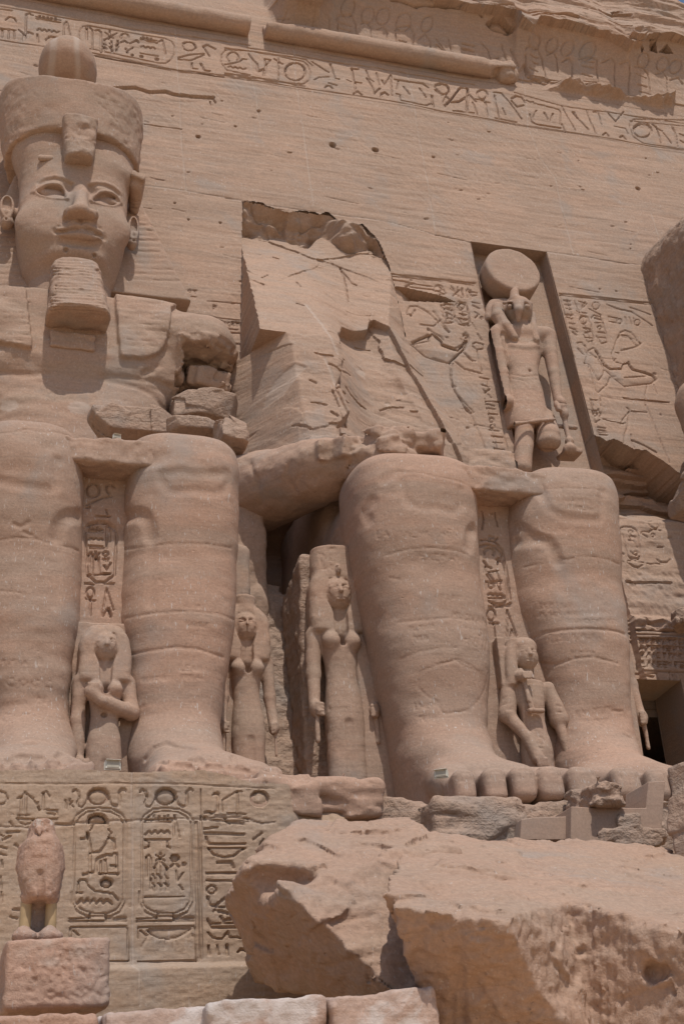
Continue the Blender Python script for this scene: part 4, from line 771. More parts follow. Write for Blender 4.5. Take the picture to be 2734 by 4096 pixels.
# nose
br = F1(855, 660); tip = at('f1', 850, 868, 27.62)
hv.cone(br+np.array([0, .16, 0]), tip+np.array([0, .12, .0]), .17, .23, .14); hv.ell(tip+np.array([0, .1, -.02]), (.22, .2, .17), .1)
for x, y in ((738, 930), (962, 950)): hv.ell(at('f1', x, y, 27.86), (.18, .24, .15), .1)
hv.box(tip+np.array([.0, .06, -.345]), (.55, .30, .2), .03, .05, True)
for x, y in ((785, 962), (910, 972)): hv.ell(at('f1', x, y+10, 27.74), (.075, .11, .05), .03, True)
hv.draw(S('f1', '690,880 670,930 690,985; 1000,890 1030,950 1010,1000'), .1, .06, step=25)
# mouth
up = [(590, 1098, .055), (680, 1078, .10), (780, 1050, .13), (850, 1062, .125), (920, 1052, .13), (1010, 1100, .10), (1090, 1148, .055)]
lo_ = [(650, 1150, .06), (740, 1150, .12), (850, 1152, .14), (940, 1168, .12), (1030, 1192, .06)]
pu = [F1(x, y, .015) for x, y, r in up]; pl = [F1(x, y, .015) for x, y, r in lo_]
hv.chain(pu, [r*1.12 for _, _, r in up], .03, sq=(1, 1, .85)); hv.chain(pl, [r*1.08 for _, _, r in lo_], .03, sq=(1, 1, .85))
hv.draw(S('f1', '585,1112 640,1120 700,1112 780,1103 850,1105 930,1122 1010,1155 1095,1165'), .055, .13, step=25)
hv.draw(S('f1', '572,1090 585,1120; 1100,1135 1090,1185'), .1, .1)
hv.draw(S('f1', '610,1062 660,1050 720,1030 790,1008 850,1018 910,1010 980,1040 1050,1080'), .08, .04, step=25)
hv.draw(S('f1', '660,1215 760,1245 870,1255 980,1250 1030,1230'), .14, .08, step=30)
hv.draw(S('f1', '850,1010 850,1035'), .07, .04)
for x, y in ((690, 1300), (990, 1360)): hv.ell(F1(x, y), (.06, .1, .06), 0, True)
hv.draw(S('f1', '540,620 548,700 560,790 590,880 612,980 625,1060'), .025, .012, step=25)
# ears
for (cx, cy, rx, rz, sg) in ((1392, 1105, .155, .46, 1), (72, 880, .20, .42, -1)):
    c = at('f1', cx, cy, 28.95); hv.ell(c, (rx, .16, rz), .05)
    hv.ell(c+np.array([.0, -.12, .08]), (rx*.62, .1, rz*.62), .04, True); hv.ell(c+np.array([.02*sg, .0, -.18]), (rx*.5, .17, .14), .03)
    hv.ell(c+np.array([-.02*sg, .05, -.42]), (rx*.85, .2, .16), .08); hv.cone(c+np.array([-.2*sg, .2, 0]), c+np.array([-.1*sg, .35, .1]), .2, .2, .05)
    hv.ell(c+np.array([0, -.14, -.42]), (.04, .08, .05), 0, True)
    A = np.radians(np.arange(-60, 260, 20)); hv.mark([c+np.array([rx*.85*math.cos(a)*sg, -.13, rz*.85*math.sin(a)]) for a in A], .07, -.05)
hv.rough(.016, .5, seed=3)
hv.build('head', 'statue_stone', C1)
# headcloth: band over the brow, lappet folds behind the ears, pleated wings on the wall
nv = Vol((-.4, 27.2, 18.4), (6.9, 31, 25.9), .045)
cap_ = rowsD([(300, 20, 1440, 28.3, 30.5), (430, 30, 1450, 28.16, 30.5), (520, 40, 1470, 28.1, 30.5), (600, 20, 1490, 28.12, 30.5), (655, 0, 1502, 28.2, 30.5)], 29.1, 0, 0, 'f1')
nv.cone(at('f1', 1425, 640, 28.8), at('f1', 1405, 900, 29.5), .21, .13, .05); nv.box(at('f1', 1425, 630, 28.9), (.2, .45, .1), .03, .05, ry=.35)
brow = [at('f1', x, y, 28.1) for x, y in ((-60, 360), (140, 362), (200, 480), (225, 250), (800, 60), (1320, 300), (1345, 620), (1440, 590), (1510, 690))]
def browcut(x, y, z):
    bz = np.interp(x.ravel(), [p[0] for p in brow], [p[2] for p in brow]).astype(np.float32)[:, None, None]
    return np.maximum(z-bz-.0, -(y*0+5))+0*y
bzv = np.interp(nv.ax[0], [p[0] for p in brow], [p[2] for p in brow]).astype(np.float32)[:, None, None]
yy = nv.ax[1][None, :, None]
cutd = bzv+.55*np.maximum(yy-28.2, 0)-nv.ax[2][None, None, :]
wy = 29.35
def wing(side):
    if side > 0: a, b = at('D', 316, 420, wy), at('D', 426, 668, wy)
    else: a, b = at('D', 20, 420, wy), at('D', -75, 640, wy)
    d = (b-a); d[1] = 0; n = np.array([d[2], 0, -d[0]]); n /= np.linalg.norm(n); n *= np.sign(n[0])*side
    zb = b[2]; cx = 2.6
    nv.planes([((0, wy, 22.), (0, -.99, .10)), ((0, 30.9, 0), (0, 1, 0)), (a, n), ((0, 0, zb-.6), (0, 0, -1)), ((0, 0, 25.2), (0, 0, 1)), ((cx, 0, 0), (-side, 0, 0))], .06, lo=(min(cx, a[0], b[0]), wy-.8, zb-.2), hi=(max(cx, a[0], b[0]), 30.9, 25.3))
wing(1); wing(-1)
for y in (168, 190, 213, 250, 290, 318, 350, 383, 412, 450, 482, 520, 552, 590, 622, 660):   # pleats (z2 rows)
    nv.draw(S('z2', f'{830},{y-4} {1170},{y+4}; -60,{y+30} 150,{y+30}'), .05, .05, step=40)
nv.rough(.02, .5, seed=8); nv.build('headcloth', 'statue_stone', C1)
# serpent block
uv = Vol((1.6, 26.9, 22.6), (3.6, 29.6, 26.8), .035)
uv.loft(rowsD([(-110, 652, 1040, 27.62, 29.4), (60, 668, 1020, 27.68, 29.4), (300, 690, 990, 27.70, 29.4)], 27.68, 0, 0, 'f1'), 6, cap=.06, smooth=.5)
uv.rough(.03, .3, seed=5); uv.draw(S('f1', '680,140 1000,170; 830,100 830,160; 740,30 760,200'), .03, .02, step=30)
for a, b in (((430, 330), (670, 340)), ((980, 385), (1135, 400))):
    p, q = at('f1', *a, 28.2), at('f1', *b, 28.2); uv.cone(p+np.array([0, .05, 0]), q+np.array([0, .05, 0]), .10, .09, 0, sq=(1, .6, 1))
uv.build('serpent', 'statue_stone', C1)
# double crown
cv = Vol((-.1, 26.8, 23.4), (5.3, 31.3, 30.9), .045)
cr = rowsD([(540, 30, 300), (470, 24, 310), (430, 17, 315), (400, 12, 318), (350, 6, 322), (300, 0, 326), (262, -6, 328), (235, -10, 329)], 29.3, 27.75, 31.0)
zr = cr[-1][0]; cr = [(z, a, b, np.interp(z, [cr[0][0], zr], [28.15, 27.66]), 31.2) for z, a, b, _, _ in cr]
cv.loft(cr, 2.2, cap=.5)
tcut = zr+.12+(cv.ax[1]-29.4)*.42
cv.F = np.maximum(cv.F, (cv.ax[2][None, None, :]-tcut[None, :, None])*.9).astype(np.float32)
pf, ps = at('f1', 850, 80, 28.02), at('f1', 1455, 560, 29.4); pl_ = at('f1', 40, 350, 29.0)
sl = (ps[2]-pf[2])/(29.4-28.05)
low_ = pf[2]+(cv.ax[1]-28.05)*sl*.8
cv.F = np.maximum(cv.F, (low_[None, :, None]-cv.ax[2][None, None, :])*.7).astype(np.float32)
cv.loft([(z, a, b, 28.55, 30.6) for z, a, b, _, _ in rowsD([(200, 88, 224), (165, 88, 223), (140, 91, 221), (122, 100, 214), (118, 98, 214), (108, 104, 206)], 29.5, 0, 0)], 2.1, .05, cap=.75, smooth=.5)
cv.rough(.03, .8, seed=21); cv.rough(.02, .14, lo=(3.4, 27, 24), hi=(5, 31, 27), seed=2); cv.rough(.02, .14, lo=(0, 27, 24), hi=(1.2, 31, 27), seed=2)
cv.draw(S('z1', '605,597 680,630 750,650; 330,478 440,482; 530,500 600,520; 215,590 220,592; 350,572 352,573; 465,577 470,577; 290,667 291,668; 230,690 240,740; 200,780 210,800; 0,900 100,860 300,800 380,790; 610,640 700,720 760,800'), .045, .035, step=25)
V_, Q_ = cv.net()
pl = np.zeros(len(V_), np.float32); bulb = V_[:, 2] > zr+.25
for xa, xb, wd in ((at('D', 122, 130, 28.7)[0], at('D', 118, 175, 28.7)[0], .085), (at('D', 175, 110, 28.7)[0], at('D', 196, 175, 28.7)[0], .07)):
    f_ = np.clip((at('D', 120, 110, 28.7)[2]-V_[:, 2])/1.4, 0, 1); pl = np.maximum(pl, .5*bulb*sm(1.6-np.abs(V_[:, 0]-xa-(xb-xa)*f_)/wd))
q_ = at('D', 136, 172, 28.7); pl = np.maximum(pl, .6*bulb*((np.abs(V_[:, 0]-q_[0]) < .34) & (np.abs(V_[:, 2]-q_[2]) < .17+.1*(q_[0]-V_[:, 0]))))
make('crown', V_, Q_, 'statue_stone', C1, pale=pl)
# beard
bv = Vol((1.3, 26.6, 17.0), (3.9, 29.6, 21.9), .03)
bv.loft([(z, a, b, y0, 28.75) for z, a, b, y0, _ in rowsD([(1345, 580, 1052, 27.84, 28.9), (1420, 552, 1075, 27.72, 28.9), (1650, 538, 1108, 27.56, 28.9), (1850, 510, 1145, 27.42, 28.9), (1985, 488, 1175, 27.28, 28.9)], 27.7, 0, 0, 'f1')], 3.2, cap=.09, smooth=.6)
bot = at('f1', 830, 1990, 27.28); bv.box((bot[0]-.05, 28.6, bot[2]-.12), (.56, .4, .24), .05, .05)
for i in range(19):
    y = 1385+i*31; bv.draw(S('f1', f'{545-i*2},{y+6} {600},{y-8} {820},{y-2} {1050},{y+14} {1090+i*4},{y+34}'), .05, .038 if i not in (7, 8, 9, 12) else .018, step=50)
bv.rough(.025, .35, .35, .12, 3, seed=14); bv.build('beard', 'statue_stone', C1)
print('head', time.time()-T0)
# ------------------------------------------------------------------ torso of the whole colossus
tv = Vol((-1.6, 26.9, 12.4), (7.1, 30.8, 21.9), .045)
tr = rowsD([(690, -60, 432, 28.55, 30.8), (700, -75, 438, 28.5, 30.8), (720, -80, 440, 28.45, 30.8), (770, -80, 438, 28.38, 30.8), (820, -75, 425, 28.3, 30.8), (858, -70, 412, 28.25, 30.8), (880, -60, 404, 28.42, 30.8), (920, -40, 390, 28.4, 30.8), (960, -30, 376, 28.3, 30.8), (1050, -20, 368, 28.2, 30.8)], 28.9, 0, 0)
tv.loft(tr, 3.4, cap=.1)
for px_, s_ in (((455, 800), 1), ((-105, 770), -1)):
    p = at('D', *px_, 29.0); tv.ell(p, (1.02, .95, .85), .35)
    tv.cone(p+np.array([-.9*s_, -.1, .28]), p, .5, .75, .3)
# broken arm: hollow fracture under the right shoulder, a stump of stone left below
p = at('D', 478, 774, 28.0); tv.box(p+np.array([.22, .25, -.85]), (.80, 1.05, .8), .1, .03, True, rx=-.1); tv.facet(.07, .4, .25, 9, lo=(p[0]-.7, 27, p[2]-1.7), hi=(p[0]+1.1, 29.8, p[2]+.15)); tv.rough(.07, .35, .35, .3, 4, 77, lo=(p[0]-.6, 27, p[2]-1.7), hi=(p[0]+.8, 29.6, p[2]+.1))
p = at('D', 478, 840, 29.75); tv.box(p, (.6, .35, 1.0), .15, .05)
p = at('D', 472, 866, 29.1); tv.box(p+np.array([.05, .2, .0]), (.54, .5, .24), .02, .03, rx=.35, ry=.12); tv.box(p+np.array([-.15, .1, -.12]), (.32, .45, .2), .02, .03, rx=.2, rz=.4); tv.facet(.05, .35, .15, 19, lo=(p[0]-.6, 28, p[2]-.5), hi=(p[0]+.8, 29.9, p[2]+.4))
p = at('D', 395, 900, 28.2); tv.cone(at('D', 436, 795, 27.9), at('D', 388, 945, 27.9), .12, .12, .05, True)
# lappets of the headcloth on the chest
tv.press('D', [(262, 668), (420, 678), (392, 715), (388, 760), (378, 800), (362, 818), (335, 826), (275, 824), (270, 780)], -.13, -.13, .03, Y=28.5)
tv.press('D', [(-40, 650), (60, 660), (75, 790), (72, 803), (50, 800), (20, 795), (-30, 780)], -.13, -.13, .03, Y=28.5)
tv.draw(S('z2', '185,800 200,1000 215,1215; 710,790 725,1000 750,1265'), .05, .03, step=40)
for y in range(760, 1100, 34): tv.draw(S('z2', f'730,{y} 1040,{y+14}; 20,{y} 185,{y+6}'), .045, .022, step=50)
tv.draw(S('z2', '640,1260 800,1270 1000,1300 1060,1330; 640,1280 860,1330 960,1380 1010,1440; 0,1240 200,1250 300,1245; 900,1250 1000,1190; 905,1240 960,1230'), .12, .05, step=30)
tv.draw(S('z2', '320,1300 330,1330 400,1350 480,1360 560,1360 580,1350; 335,1310 370,1300 400,1290 420,1330; 460,1300 460,1345; 480,1300 490,1350; c 540,1328 22,20')+write('z2', 'BOSIV', 262, 1360, 42, 40, 4)+write('z2', 'L PASC', 600, 1395, 34, 34, 4), .04, .035, step=20)
tv.draw(S('z2', '720,930 830,960 1040,985; 760,745 850,750; 1080,880 1200,930 1300,975; 840,1000 1000,1030; 20,780 190,830'), .035, .02, step=30)
tv.rough(.04, .9, .9, .4, 4, seed=31); V_, Q_ = tv.net()
# pale cement plugs on the chest
pl = np.zeros(len(V_), np.float32)
for x, y, rx, rz in ((60, 1447, .2, .16), (495, 1460, .26, .19)):
    p = tv.hit('z2', x, y)
    if p is not None: pl = np.maximum(pl, .4*(((V_[:, 0]-p[0])/rx)**2+((V_[:, 2]-p[2])/rz)**2 < 1))
make('torso', V_, Q_, 'statue_stone', C1, pale=pl)
# rubble wedged on the lap
def rock(name, c, r, seed, mat, parent=None, h=.05, amp=.18, rz=0, rx=0, ry=0, n=9, **kw):
    rs_ = np.random.RandomState(seed); c = np.array(c, float); r = np.array(r, float); m = r.max()*1.45
    v = Vol(c-m, c+m, h); M = np.array(Matrix.Rotation(rz, 3, 'Z') @ Matrix.Rotation(rx, 3, 'X') @ Matrix.Rotation(ry, 3, 'Y'))
    pl = []
    for k in range(n):
        d = rs_.normal(size=3); d /= np.linalg.norm(d); q = np.abs(d*r).sum()*rs_.uniform(.62, .85); pl.append((c+M@(d*q), M@d))
    for ax in range(3):
        for s_ in (-1, 1):
            d = np.zeros(3); d[ax] = s_; pl.append((c+M@(d*r[ax]), M@d))
    v.planes(pl, .02*m); v.facet(amp*.55, .7*m, .10, seed); v.rough(amp*.45, .6*m, .6*m, .35*m, 4, seed)
    return v.build(name, mat, parent, **kw)
for i, (x, y, Y, r) in enumerate(((318, 985, 27.2, (1.2, .55, .34)), (448, 993, 26.3, (.75, .5, .15)), (528, 1003, 25.6, (.3, .6, .36)), (470, 940, 28.7, (.85, .55, .42)))):
    o = rock('broken_rock', at('D', x, y, Y), r, 40+i, 'broken_stone', None, h=.03, amp=.05, n=10, loc=tuple(at('D', x, y, Y)))
    tag(o, ['long sloping rock slab lying across the lap behind the knee slab', 'low flat broken rock just above the right knee of the whole colossus', 'upright broken rock at the outer corner of the right knee top', 'pale broken rock under the snapped arm of the whole colossus'][i], 'rock', 'broken rocks on the lap of the whole colossus')
print('torso', time.time()-T0)
# ------------------------------------------------------------------ shattered colossus: scar of the lost torso and the fallen forearm
B = Sheet(5.7, 14.9, 13.0, 27.0, .028, FY0, FB); X, Z = B.X, B.Z
xr = np.interp(B.z, *SRX)[None, :]
base = np.minimum(-.35+.50*(24.75-Z), 2.35+.05*(18.5-Z))+0*X
base = base*(1-.55*sm((X-9.1)/1.8)); base = np.where(Z < 19.5, np.minimum(base, .35+2.2*sm((X-6.5)/2.0)), base)
edge_ = (xr-X)*.8
base = np.minimum(base, edge_)
base = base+.03*fbm(X, 0*X, Z+.15*X, 1.6, 1, .8, 4, 15)+.010*np.floor(fbm(X*.7, 0*X, Z+.12*X, 2.2, 1, .5, 3, 16)*3)/1.5+.010*fbm(X, 0*X, Z+.1*X, .5, 1, .16, 3, 17)
tz_ = (np.interp(B.x, ol[:, 0], ol[:, 1]))[:, None]
zb_ = np.array(B.pts('z5', P2(0, '60,270 100,285 170,310 230,322 300,300 360,285 385,345 440,380 500,400 560,350 590,345 640,400 700,455 780,468 870,450 900,490 960,490 1000,500 1040,530'), -.6)); zb_ = zb_[np.argsort(zb_[:, 0])]
zb_ = (np.interp(B.x, zb_[:, 0], zb_[:, 1])+.16*fbm(B.x, 0*B.x, 0*B.x, .5, 1, 1, 3, 23))[:, None]
u = np.clip((tz_-Z)/np.maximum(tz_-zb_, .15), 0, 1); over = np.minimum(base, -.3)*u**.9+.42*fbm(X, 0*X, Z, 1.0, 1, .6, 4, 25)*sm(u*2.5)*sm((1.05-u)*4)-.02
B.H[...] = np.where(Z > zb_, np.where(Z > tz_, np.minimum(over, -.12), over), base)
B.facet(.03, 1.7, .05, 4); B.facet(.008, .6, .03, 8)
def PB(reg, txt, off): return np.array(B.pts(reg, P2(0, txt), off))
# upper-left mass stands proud of the lower right face
B.fill(PB('z5', '1030,640 1000,660 985,715 890,742 790,750 760,830 715,895 730,1100 690,1270 760,1440 660,1560 1560,1700 1640,1560 1130,700', 2.0), lambda x, z, D, A: A-.42*sm(D/.06)*(z > 15.2)*np.clip((np.interp(z, *SRX)-x-.15)/1.3, 0, 1), .1)
B.cut(S('z5', '500,610 545,630; 555,1060 590,1070 640,1075 740,1085; 300,965 360,980 410,1000; 90,1015 110,1060 140,1085; 620,1390 560,1375 530,1370; 640,1130 735,1170; 735,1100 735,1180 690,1260 690,1300 760,1440 790,1500; 680,1275 820,1270; 740,1218 790,1220; 640,1510 920,1500; 660,1300 700,1400; 650,1435 690,1460; 430,1490 520,1540; 90,1440 200,1410 250,1400', )+S('z5', '800,1175 850,1190 900,1205 980,1215; 870,1195 940,1215; 1090,1205 1150,1185 1240,1185; 1165,1385 1280,1400 1360,1390 1470,1360; 730,960 800,975; 850,1055 780,1075; 940,765 1040,780; 790,770 870,765; 1290,1210 1330,1215; 540,380 560,430; 310,365 360,320; 420,140 455,155; 860,210 885,320 890,480; 870,235 910,290 930,330 960,345; 520,1230 560,1250'), .035, .055, off=2.2)
B.cut(S('z5', '545,640 570,720 600,830 640,950 690,1070; 600,1120 640,1210 665,1290'), .045, .02, pale=.4, off=2.)
for txt in ('440,1095 510,1120 450,1190 390,1250 300,1262 310,1190 350,1130', '920,930 960,910 1010,930 1000,970 930,960', '1130,1130 1160,1120 1175,1140 1150,1155', '210,1540 270,1500 320,1520 260,1560'):
    w_, I, D = B.inside(PB('z5', txt, 2.4), .1); B.pale[w_] = np.maximum(B.pale[w_], .45*I*sm(.6+D*3)); B.H[w_] -= .02*I
# runs on a little way behind the wall's torn edge; below, the rock spreads left over the lap
left = np.where(B.z > 19.45, np.interp(B.z, [13, 19.5, 20.5, 26], [7.25, 7.3, 7.38, 7.80]), 6.4+.05*fbm(B.z, 0*B.z, 0*B.z, .5, 1, 1, 2, 3))[None, :]
B.H[...] = np.where(X > xr, np.minimum(B.H, -.10-.3*(X-xr)), B.H)
B.keep &= ~(((Z < 14.1) & (X > 7.2)) | (X < left) | (Z > tz_+1.2) | (X > xr+1.3) | ((Z > 19.45) & (X < left)))
B.H[...] = np.where((X < left+.03), np.minimum(B.H, -.4), B.H)
# the wall behind is removed where the scar opens deeper than the wall
o = B.build('torso_scar', 'wall_stone', C2, sharp=45)
av = Vol((4.9, 22.2, 11.2), (10.9, 28.0, 15.2), .05)
el, ha = at('D', 580, 1132, 26.0), at('D', 900, 1040, 22.9)
av.cone(el, at('D', 735, 1085, 24.3), 1.05, .85, 0, sq=(1, 1, .8)); av.cone(at('D', 735, 1082, 24.6), ha+np.array([0, 0, -.15]), .82, .6, .1, sq=(1, 1, .75))
rk = av.win((7.2, 22.2, 12.6), (10.9, 25.2, 15.2))
av.planes([(at('D', 700, 1045, 24.4), (-.1, -.35, .93))], .1, True) if False else None
for i, (x, y, Y) in enumerate(((765, 1046, 23.9), (800, 1038, 23.6), (850, 1030, 23.3), (910, 1022, 23.0), (955, 1024, 22.9))):
    p = at('D', x, y, Y); av.box(p-np.array([0, 0, .06]), (.5, .55, .24), .02, .02, rz=.3*i, rx=.2)
av.rough(.045, .8, .8, .4, 4, seed=3); av.rough(.012, .12, seed=5); av.facet(.05, .5, .15, 3, lo=(8.0, 22.2, 13.0), hi=(10.9, 25.4, 15.2)); av.rough(.05, .4, .4, .16, 4, seed=12, lo=(8.0, 22.2, 13.1), hi=(10.9, 25.4, 15.2))
av.draw(S('D', '575,1065 590,1100 600,1160; 665,1060 655,1090 680,1130'), .08, .05, step=20)
av.build('forearm', 'statue_stone', C2)
# raw rock wall and corner mass of the next colossus at the right edge
C3 = thing('seated_colossus', 'dark shaded flank of another colossus, cut off by the right edge beside the relief', 'colossus', (21.9, 25, 5.5), 'seated colossi cut from the temple front')
kv = Vol((19.6, 25.2, 15.6), (24.6, 32.2, 28.6), .07)
xl = [W.pt('r1', *q)[0] for q in ((640, 740), (740, 1280), (840, 1900), (900, 2200))]; print('third', xl)
zt_ = W.pt('r1', 640, 500)[1]; x3 = xl[0]
kv.planes([((x3, 0, 20), (-1, 0, 0)), ((0, 27.6, 20), (0, -1, .05)), ((0, 0, 16.0), (0, 0, -1)), ((0, 32, 0), (0, 1, 0)), ((24.4, 0, 0), (1, 0, 0)), ((x3, 28.6, zt_+.4), (-.72, -.1, .69)), ((x3+1.6, 29, zt_+1.9), (-.3, -.25, .9))], .25)
kv.mark([(x3, 27.7, 22.6), (x3, 30.2, 19.8)], .12, .08); kv.mark([(x3, 27.7, 19.9), (x3, 30, 17.2)], .12, .08); kv.mark([(x3, 30.4, 22.4), (x3, 27.9, 21.4)], .05, .05); kv.mark([(x3, 30, 19.7), (x3, 27.9, 18.7)], .05, .05)
aX = at('r1', 917, 1840, 27.4)+np.array([.22, 0, 0]); kv2 = Vol((aX[0]-.2, 26.2, 15.0), (aX[0]+3.2, 29.6, 20.6), .06); kv2.cone((aX[0]+1.0, 27.4, 16.4), (aX[0]+.9, 27.6, 18.6), .75, .9); kv2.ell((aX[0]+1.9, 28.0, 19.2), (1.2, 1., .9), .3); kv2.rough(.05, .7, seed=4); kv2.build('upper_arm', 'statue_stone', C3)
kv.rough(.07, .5, seed=5); kv.rough(.03, .15, seed=6); kv.build('broken_headcloth', 'broken_stone', C3, sharp=60)
gv = Vol((18.2, 21.6, 5.2), (23.2, 29.2, 14.2), .09)
gv.box((22.0, 26.2, 9), (2.9, 2.8, 4.2), .5); gv.cone((20.6, 23.4, 5.4), (20.6, 23.4, 12.4), 1.1, 1.3, .3); gv.cone((20.6, 23.2, 12.3), (20.6, 28, 12.3), 1.25, 1.4, .3)
gv.rough(.06, 1., seed=3); gv.build('throne_and_leg', 'leg_stone', C3)
print('scar', time.time()-T0)
# ------------------------------------------------------------------ standing figures
def standing(v, cx, cy, z0, H, wig='long', arms='down', crown=None, detail=True, lean=0., dress=True):
    L = lambda x, y, z: np.array([cx+x*H+lean*(z), cy+y*H, z0+z*H])
    rows = [(0, .078, .05), (.05, .075, .045), (.15, .072, .05), (.27, .070, .052), (.36, .074, .056), (.44, .073, .058), (.50, .064, .05), (.555, .055, .045), (.62, .062, .052), (.69, .075, .056), (.735, .085, .052), (.765, .070, .045)]
    v.loft([(z0+z*H, cx-w_*H+lean*z, cx+w_*H+lean*z, cy-d*H, cy+d*H) for z, w_, d in rows], 2.3, cap=.01*H)
    if dress: v.mark([L(0, -.055, .0), L(0, -.062, .36)], .026*H, .02*H)
    if wig:                                   # full wig first, opened for face and neck, then the head inside it
        wz = .722
        v.loft([(z0+z*H, cx-w_*H+lean*z, cx+w_*H+lean*z, cy-f_*H, cy+.07*H) for z, w_, f_ in ((wz, .110, .050), (.78, .112, .050), (.86, .112, .048), (.915, .107, .05), (.95, .095, .05), (.985, .062, .035))], 3.6, .004*H, cap=.014*H)
        v.loft([(z0+z*H, cx-i_*H+lean*z, cx+i_*H+lean*z, cy-.2*H, cy-.0*H) for z, i_ in ((.66, .029), (.80, .030), (.815, .036), (.838, .050), (.875, .058), (.91, .054), (.938, .034))], 2.6, .004*H, True, cap=0)
    v.cone(L(0, .005, .73), L(0, .005, .84), .033*H, .033*H, .008*H)
    v.ell(L(0, -.010, .884), (.061*H, .060*H, .070*H), .004*H); v.ell(L(0, -.006, .912), (.057*H, .056*H, .042*H), .006*H)
    if detail:
        fy = lambda x, z: ((v.front(cx+x*H, z0+z*H) or cy-.06*H)-cy)/H
        nb, ntp = fy(0, .905), fy(0, .873)
        v.cone(L(0, nb+.004, .903), L(0, ntp-.006, .876), .0045*H, .0085*H, .005*H)
        for s in (-1, 1):
            e_ = fy(.025*s, .895); v.ell(L(.025*s, e_+.000, .897), (.020*H, .010*H, .0095*H), .002*H, True); v.ell(L(.025*s, e_+.0065, .8955), (.0165*H, .0075*H, .0068*H))
            v.mark([L(.007*s, fy(.007, .912), .911), L(.022*s, fy(.022*s, .916), .916), L(.038*s, fy(.036*s, .91), .908)], .007*H, -.0045*H)
            v.mark([L(.006*s, e_+.002, .895), L(.022*s, e_, .9045), L(.038*s, e_+.008, .896)], .005*H, -.003*H)
        m_ = fy(0, .853); v.chain([L(-.020, m_+.006, .8545), L(0, m_-.0005, .8575), L(.020, m_+.006, .8545)], .0045*H, .003*H); v.chain([L(-.014, m_+.005, .8475), L(0, m_+.001, .8465), L(.014, m_+.005, .8475)], .0045*H, .003*H)
        v.mark([L(-.022, m_+.004, .8508), L(0, m_-.006, .8512), L(.022, m_+.004, .8508)], .004*H, .0045*H)
    if wig:
        for s in (-1, 1):
            for k in range(7): x = s*(.036+.0115*k); v.mark([L(x, -.053, wz+.04), L(x*1.01, -.052, .80), L(x*1.04, -.05, .88)], .005*H, .009*H)
            v.mark([L(s*.033, -.053, wz+.036), L(s*.07, -.053, wz+.034), L(s*.108, -.04, wz+.036)], .006*H, .007*H)
        for k in range(9):
            a = math.radians(10+k*20); v.mark([L(.055*math.cos(a), -.055, .895+.045*math.sin(a)), L(.098*math.cos(a), -.05, .90+.07*math.sin(a))], .0045*H, .006*H)
        v.mark([L(.052*math.cos(q), -.06, .888+.056*math.sin(q)) for q in np.radians(np.arange(0, 181, 20))], .007*H, -.004*H)
    for s in (-1, 1):
        if dress: v.ell(L(.042*s, -.045, .682), (.030*H, .026*H, .028*H), .025*H)
    if arms == 'down':
        for s in (-1, 1):
            v.cone(L(.098*s, .01, .72), L(.105*s, .01, .565), .030*H, .026*H, .012*H); v.cone(L(.105*s, .01, .565), L(.112*s, -.01, .45), .026*H, .021*H, .012*H)
            v.ell(L(.112*s, -.02, .42), (.024*H, .03*H, .032*H), .012*H)
            for k in range(4): v.cone(L(.112*s, -.045, .435-.013*k), L((.112-.018)*s, -.05, .432-.013*k), .008*H, .007*H, .004*H)
            v.cone(L(.112*s, -.03, .445), L(.108*s, -.052, .405), .008*H, .007*H, .004*H)
            v.cone(L(.112*s, -.03, .40), L(.114*s, -.03, .30), .009*H, .009*H, .004*H)
    if crown:
        v.loft([(z0+z*H, cx+a*H+lean*z, cx+b*H+lean*z, cy-.05*H, cy+.08*H) for z, a, b in crown], 2.3, .01*H, cap=.006*H, smooth=.5)
    return L
def finish(v, name, label, mat='statue_stone', group='small standing figures beside the legs', part='figure', seed=1, amp=.012, loc=None):
    v.rough(amp, .3, seed=seed); V, Q = v.net()
    o = make(name, V, Q, mat, None, loc=loc); tag(o, label, 'statue', group); return o
# queen with the tall flat crown, left of the shattered colossus
cy = 23.75; a = at('D', 768, 1312, cy); H = 5.3; qx = a[0]-.02; qz = a[2]-H*.985
v = Vol((qx-.95, cy-.75, 5.25), (qx+1.0, cy+.75, at('D', 750, 1248, cy)[2]+.15), .024)
ctop = (at('D', 750, 1250, cy-.2)[2]-qz)/H
L = standing(v, qx, cy, qz, H, crown=[(.95, -.088, .088), (1.0, -.088, .088), (ctop, -.088, .092)])
v.loft([(L(0, 0, z)[2], qx-w_*H, qx+w_*H, cy-d*H, cy+.05*H) for z, w_, d in ((.950, .010, .072), (.972, .016, .078), (.995, .010, .072))], 2.2, .01, cap=.03)
v.draw(S('q1', '690,140 720,128 760,135 790,330 760,390 720,405 690,390 675,330 665,160 690,140; c 725,158 20,18; 700,230 750,200 745,250 700,270; 690,290 760,300 750,340 700,350; 700,370 780,360; 540,205 570,195 610,225 620,260 600,300 610,390; 580,215 560,260 590,400 640,400 650,370'), .03, .03, step=15)
v.draw(S('q1', '715,1185 735,1178 840,1180 862,1205 845,1235 740,1235 715,1210 715,1185')+write('q1', 'W.DANY', 665, 2120, 42, 40, 0), .022, .018, step=15)
finish(v, 'queen_statue', 'large standing queen with tall flat-topped crown, half shaded by the shattered colossus leg', seed=4, loc=(qx, cy, 5.4))
